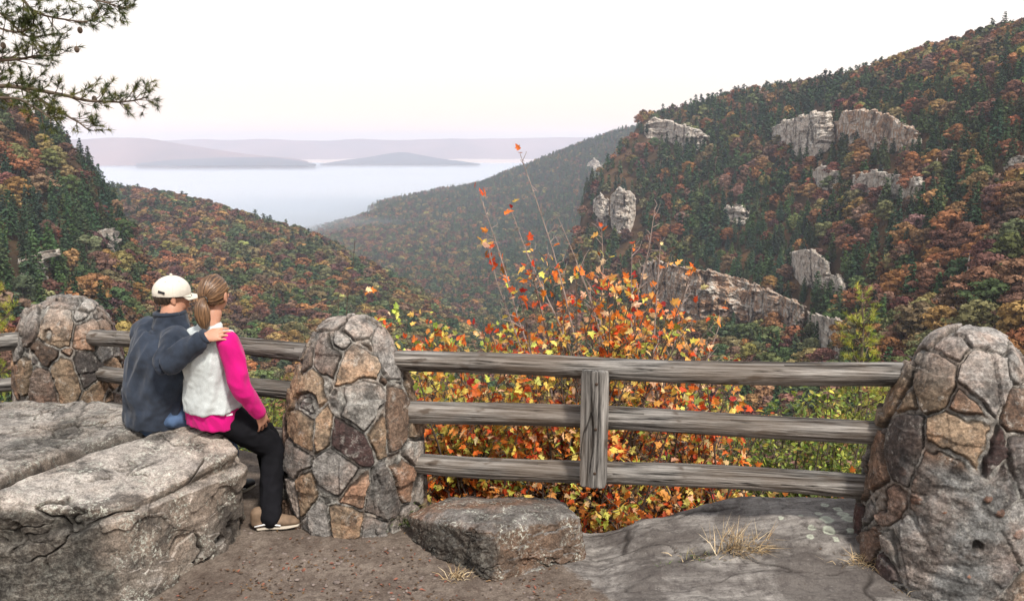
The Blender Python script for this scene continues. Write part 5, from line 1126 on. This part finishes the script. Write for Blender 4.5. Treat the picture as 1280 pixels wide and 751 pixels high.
nl += shrub('maple_shrub', P(900, 760, 4.9), tips(16, 680, 1000, lambda x: 585, 4.5, 5.1, 26)+[(1040, 610, 5.0, .9), (1065, 600, 5.1, .8)], APAL, [6, 6, 3, 3, 1, 3, 3, 1, 1], 'low orange leafy shrub behind the bottom rail and the bare slab', 'shrub', 17, ldens=26, tw=(.08, .22), group=g1)
nl += shrub('tall_sapling', P(740, 735, 5.35), [(650, 192, 5.2, .55), (601, 245, 5.25, .75), (640, 262, 5.3, .7), (608, 300, 5.2, .8), (662, 300, 5.3, .7)], APAL, [5, 5, 3, 1, 3, 2, 1, 0, 2], 'tall thin sapling with sparse red and orange leaves rising above the thicket', 'sapling', 21, ldens=30, tw=(.06, .20), twn=26, bare=.15, r0=.011, stemmat=M_palestem, densfn=lambda q: .8, group=None)
nl += shrub('bare_sapling', P(790, 735, 5.6), [(820, 258, 5.5, .1), (700, 270, 5.5, .12), (826, 300, 5.6, .5), (752, 285, 5.5, .8), (790, 305, 5.5, .8), (862, 345, 5.6, .5), (722, 330, 5.4, .5), (905, 390, 5.7, .5)], APAL, [4, 5, 4, 4, 2, 2, 1, 0, 1], 'mostly leafless pale-stemmed sapling, its twigs reaching up before the cliff band', 'sapling', 22, ldens=22, tw=(.10, .34), twn=20, bare=.35, r0=.015, stemmat=M_palestem, densfn=lambda q: .3 if q[1] < 320 else 1.0)
nl += shrub('bare_sapling', P(445, 640, 5.6), [(444, 300, 5.6, .2), (462, 360, 5.6, .8), (430, 340, 5.7, .4)], APAL, [4, 5, 4, 4, 2, 2, 1, 0, 1], 'single thin leafless twig standing just right of the couple', 'sapling', 23, ldens=20, tw=(.03, .09), twn=7, bare=.4, r0=.004)
GP = [(.13, .17, .04), (.20, .25, .05), (.34, .37, .07), (.50, .48, .09), (.09, .13, .04)]
OVT = (OV, OF)
nl += shrub('green_shrub', P(1010, 760, 7.0), tips(31, 880, 1110, lambda x: 490, 6.4, 7.6, 44), GP, [4, 4, 3, 2, 2], 'yellow-green shrub seen through the rails left of the right pillar', 'shrub', 31, lsize=.055, ldens=60, tw=(.10, .30), leafm=M_gleaf, tmpl=OVT, group='green shrubs below the ledge')
nl += shrub('green_shrub', P(930, 790, 8.5), tips(32, 800, 1010, lambda x: 560, 7.8, 9.0, 24), GP, [4, 4, 2, 1, 3], 'darker green shrub behind the bottom rail', 'shrub', 32, lsize=.06, ldens=50, tw=(.12, .35), leafm=M_gleaf, tmpl=OVT, group='green shrubs below the ledge')
nl += shrub('green_shrub', P(340, 640, 9.0), tips(33, 280, 400, lambda x: 468, 8.5, 9.6, 22), GP, [3, 4, 4, 3, 2], 'yellow-green shrub between the rails right of the woman', 'shrub', 33, lsize=.06, ldens=50, tw=(.12, .3), leafm=M_gleaf, tmpl=OVT, group='green shrubs below the ledge')
nl += shrub('green_shrub', P(15, 640, 8.0), tips(34, -40, 60, lambda x: 470, 7.6, 8.4, 18), GP, [2, 3, 5, 5, 1], 'yellow-green shrub under the rails at the left edge', 'shrub', 34, lsize=.055, ldens=50, tw=(.12, .3), leafm=M_gleaf, tmpl=OVT, group='green shrubs below the ledge')
print('leaves', nl)
# ------------------------------------------------------------------ pines
def needles(pts, dirs, n, L, w, r, tint, jit=.55):
    """brush of thin triangles round each twig tip"""
    k = len(pts); d = np.repeat(dirs, n, 0)*.75+r.normal(size=(k*n, 3))*jit; d /= np.linalg.norm(d, axis=1)[:, None]; p = np.repeat(pts, n, 0)-np.repeat(dirs, n, 0)*(r.random((k*n, 1))*.035)
    s = np.cross(d, r.normal(size=(k*n, 3))); s /= np.linalg.norm(s, axis=1)[:, None]+1e-9; ll = (L*(.6+.6*r.random(k*n)))[:, None]
    v = np.stack([p-s*w, p+s*w, p+d*ll], 1).reshape(-1, 3); c = tint[r.integers(0, len(tint), k)]*(.7+.6*r.random((k, 1))); return v, np.arange(3*k*n).reshape(-1, 3), np.repeat(c, 3*n, 0)
NP = np.array([(.06, .08, .025), (.10, .12, .03), (.04, .055, .018), (.15, .15, .035)]); NY = np.array([(.30, .34, .05), (.42, .44, .07), (.20, .26, .04), (.50, .46, .08)])
def limb_(par, pts, r0, seed, dens, tl, tint, name='branch', nn=36, L=.048, w=.0019, off=(0, 0, 0), down=.0, tip=True):
    r = np.random.default_rng(seed); off = np.asarray(off, float); pts = np.array(pts, float); n0 = len(pts); t = np.linspace(0, n0-1-1e-6, n0*6); i = t.astype(int); f = (t-i)[:, None]
    g = lambda k: pts[np.clip(i+k, 0, n0-1)]; p0, p1, p2, p3 = g(-1), g(0), g(1), g(2); C = .5*((2*p1)+(-p0+p2)*f+(2*p0-5*p1+4*p2-p3)*f*f+(-p0+3*p1-3*p2+p3)*f**3); C += .02*np.stack([fbm(C*3, 3, seed+k) for k in range(3)], -1)
    sb = MB(); m_ = len(C); rad = np.linspace(r0, .004, m_); tube(sb, C, rad, 6); tp = []; td = []
    Ltot = np.linalg.norm(np.diff(C, axis=0), axis=1).sum(); k_ = int(dens*Ltot)
    for q in range(k_):
        u = (q+r.random())/k_; u = .08+.92*u; ii = min(m_-2, int(u*(m_-1))); d = unit(C[ii+1]-C[ii]); sd = r.normal(size=3)*np.array([1, 1, .6]); sd[2] += .35-down; sd -= d*np.dot(sd, d); sd = unit(sd); l = tl*(.4+.8*r.random())*(1.15-.55*u); dd = unit(d*.7+sd*.8); e = C[ii]+dd*l; mm = (C[ii]+e)/2-up*.01
        tube(sb, [C[ii], mm, e], [rad[ii]*.45+.001, .0025, .0018], 4, cap=False); ns = max(2, int(l/.055))
        for z in range(ns):
            a = (z+1)/ns; s2 = unit(dd+.55*r.normal(size=3)+up*.25); b0 = C[ii]*(1-a)+e*a; e2 = b0+s2*(.03+.05*r.random()); tube(sb, [b0, e2], [.0018, .0015], 3, cap=False); tp.append(e2); td.append(s2)
        tp.append(e); td.append(dd)
    if tip: tp.append(C[-1]); td.append(unit(C[-1]-C[-2]))
    v, fc, tv = needles(np.array(tp), np.array(td), nn, L, w, r, tint)
    br_ = mk(name, np.concatenate(sb.v)-off, sb.f, M_bark, par); mk('needles', v-off, fc, M_needle, br_, smooth=False, attrs={'tintv': ('POINT', 'FLOAT_COLOR', np.concatenate([tv, np.ones((len(tv), 1))], 1))}); return br_
# overhanging pine: the trunk stands just left of the picture
tb = np.array([P(-210, 400, 6.4)[0], 6.4, -.6]); PT = empty('overhanging_pine', tb); tag(PT, 'pine reaching into the picture at the upper left, its trunk outside the frame', 'pine')
mb = MB(); tz_ = np.linspace(0, 5.6, 9); tp_ = tb+np.stack([.10*np.sin(tz_*1.1), .06*np.cos(tz_), tz_], -1); tube(mb, tp_, np.linspace(.17, .06, 9), 12); mk('trunk', np.concatenate(mb.v)-tb, mb.f, M_bark, PT)
LM = [([(-215, 175, 6.4), (-120, 130, 6.3), (-30, 108, 6.1), (45, 112, 6.0), (105, 124, 5.9), (150, 126, 5.9), (186, 121, 5.9)], 13, .22), ([(-60, 112, 6.15), (20, 108, 6.05), (60, 130, 5.9), (90, 148, 5.85), (112, 164, 5.8)], 11, .16), ([(-215, 130, 6.4), (-110, 92, 6.3), (-30, 80, 6.2), (30, 72, 6.1), (74, 70, 6.0)], 17, .24),
      ([(-215, 60, 6.4), (-90, 10, 6.3), (10, -8, 6.1), (45, 16, 6.0), (92, 27, 5.9), (118, 26, 5.9)], 10, .2), ([(-215, 50, 6.4), (-80, -20, 6.2), (40, -22, 6.0), (110, -2, 5.9), (154, 12, 5.9)], 15, .26), ([(-215, 90, 6.4), (-100, 50, 6.2), (-30, 32, 6.1), (20, 40, 6.0), (42, 30, 6.0)], 15, .22), ([(-200, 150, 6.4), (-90, 122, 6.0), (0, 122, 5.7), (40, 134, 5.6), (64, 150, 5.5)], 10, .16), ([(-215, 60, 6.4), (-100, 20, 6.5), (-10, 14, 6.5), (30, 44, 6.4), (64, 44, 6.3)], 9, .16)]
for k, (pp, dn, tl) in enumerate(LM): limb_(PT, [P(*q) for q in pp], .026 if k in (0, 2) else .016, 700+k, dn*1.5, tl, NP, off=tb)
mb = MB()
for px, py in ((100, 38), (4, 57), (96, 62), (118, 124)): sph(mb, P(px, py, 5.95), [.018, .018, .024], seg=10, rings=8)
mk('cones', np.concatenate(mb.v)-tb, mb.f, M_bark, PT)
# young pines
def young_pine(base, top, seed, tint, label, nb_=30, bl=.55, group=None, sc=1.0):
    r = np.random.default_rng(seed); base = np.array(base, float); top = np.array(top, float); e = empty('young_pine', base); tag(e, label, 'young pine', group); mb = MB(); t = np.linspace(0, 1, 8)[:, None]; C = base*(1-t)+top*t+.03*np.sin(t*9); tube(mb, C, np.linspace(.035, .008, 8), 8); mk('trunk', np.concatenate(mb.v)-base, mb.f, M_bark, e)
    for k in range(nb_):
        u = .22+.76*(k//4*4+2*r.random())/nb_; p = base*(1-u)+top*u; an = k*1.57+k//4*.7+.4*r.normal(); l = bl*(1.12-u)*(.7+.5*r.random()); d = np.array([math.cos(an), math.sin(an), .55+.5*u]); limb_(e, [p, p+d*l*.5-up*.02, p+d*l], .008, seed*50+k, 15/sc, .10*sc, tint, off=base, nn=18, L=.062*sc, w=.0022*sc)
    limb_(e, [top-up*.12, top], .006, seed*50+99, 24, .06, tint, off=base, nn=22, L=.062*sc, w=.0022*sc)
young_pine(P(1078, 660, 7.6), P(1076, 366, 7.6), 41, NY, 'slim yellow-green young pine left of the right pillar, seen behind the rails', 34, .48)
young_pine(P(-30, 640, 8.2), P(-22, 318, 8.2), 43, NY, 'yellow-green young pine at the left edge beside the left pillar', 34, .80)
# ------------------------------------------------------------------ small growth on the ledge
M_dry = leafmat('dry_grass_blade', .25); M_grn = leafmat('green_blade', .25)
def tuft(px, py, n, L, pal, seed, name, label, cat, spread=.05, width=.0022, lean=(0, 0), mat=None, z=None):
    r = np.random.default_rng(seed); p0 = PG(px, py, 0.05); zz = gz(p0[0], p0[1]) if z is None else z; p0 = PG(px, py, zz); zz = gz(p0[0], p0[1]) if z is None else z; p0 = PG(px, py, zz); V = []; Fc = []; T = []
    for k in range(n):
        b0 = p0+np.array([r.normal()*spread, r.normal()*spread*.5, -.005]); a = r.random()*6.28; o_ = .25+.75*r.random(); d = unit([math.cos(a)*o_+lean[0], math.sin(a)*o_+lean[1], .75]); l = L*(.4+.8*r.random()); s = unit(np.cross(d, r.normal(size=3)))*width; b1 = b0+d*l*.5; b2 = b1+unit(d+np.array([0, 0, -.55]))*l*.5; i = len(V)
        V += [b0-s, b0+s, b1+s*.8, b1-s*.8, b2]; Fc += [(i, i+1, i+2, i+3), (i+3, i+2, i+4)]; T += [np.array(pal[r.integers(0, len(pal))])*(.7+.6*r.random())]*5
    V = np.array(V); o_ = mk(name, V-p0, Fc, mat or M_dry, attrs={'tintv': ('POINT', 'FLOAT_COLOR', np.concatenate([np.array(T), np.ones((len(T), 1))], 1))}); o_.location = p0; tag(o_, label, cat)
DG = [(.55, .42, .25), (.42, .30, .16), (.66, .54, .36), (.28, .19, .10)]; GG = [(.10, .15, .05), (.15, .21, .06), (.06, .09, .03), (.25, .22, .09)]
tuft(925, 690, 420, .19, DG, 1, 'grass_tuft', 'dry straw-coloured grass tuft sprawling on the bare slab', 'grass', .07, lean=(.45, -.1)); tuft(885, 700, 110, .08, DG+GG, 2, 'grass_tuft', 'short mixed dry grass left of the straw tuft on the slab', 'grass', .07)
tuft(842, 712, 60, .06, GG, 3, 'grass_tuft', 'small green sprigs in the crack of the slab', 'grass', .03, mat=M_grn); tuft(1085, 706, 160, .12, DG, 4, 'grass_tuft', 'dry grass at the foot of the right pillar', 'grass', .05, lean=(-.3, -.2)); tuft(1150, 738, 140, .10, DG, 5, 'grass_tuft', 'dry grass in front of the right pillar at the bottom edge', 'grass', .08)
tuft(572, 722, 70, .09, DG, 6, 'grass_tuft', 'thin dry grass in front of the squat boulder', 'grass', .03); tuft(508, 652, 420, .15, GG, 7, 'fern_tuft', 'feathery dark green tuft between the middle pillar and the squat boulder', 'fern', .05, .0028, mat=M_grn); tuft(460, 664, 90, .05, GG, 8, 'grass_tuft', 'small green sprigs at the foot of the middle pillar', 'grass', .03, mat=M_grn)
# fallen leaves, pebbles
r = np.random.default_rng(99); q = [];
for k in range(2400):
    px = 180+940*r.random(); py = 652+110*r.random()
    if px < 330 and py < 760-(px-180)*.6: continue
    p = PG(px, py, 0); p[2] = gz(p[0], p[1]); p = PG(px, py, p[2]); p[2] = gz(p[0], p[1])+.006
    if r.random() < .35+.65*(abs(pn(np.array([p[0]*3, p[1]*3]), 3)) > .15)*(p[0] < .35 or p[0] > 1.2) and p[1] < float(edge_y(p[0]))-.05: q.append(p)
q = np.array(q); n = len(q); lp = np.array([(.17, .10, .06), (.14, .09, .06), (.24, .15, .08), (.10, .07, .05), (.30, .12, .08)])
v, f, tv = put_leaves(q, r.normal(size=(n, 3))*np.array([1, 1, .12]), .012+.016*r.random(n), lp[r.integers(0, 5, n)]*(.6+.7*r.random((n, 1))), OV, OF, r, 2.0)
tag(mk('leaf_litter', v, f, M_mleaf, smooth=False, attrs={'tintv': ('POINT', 'FLOAT_COLOR', np.concatenate([tv, np.ones((len(tv), 1))], 1))}), 'small fallen brown leaves scattered over the path and the slab', kind='stuff')
mb = MB()
for k in range(500):
    px = 300+620*r.random(); py = 662+95*r.random(); p = PG(px, py, 0); p[2] = gz(p[0], p[1]); s = .003+.010*r.random()**3
    if p[0] > .25: continue
    sph(mb, p, np.array([s*1.3, s, s*.7])*(.7+.6*r.random(3)), seg=7, rings=5)
M_peb = simple('pebble_stone', (.15, .12, .105), .85, var=.4, vscale=25); tag(mb.build('gravel', M_peb), 'small pebbles strewn on the trodden path', kind='stuff')
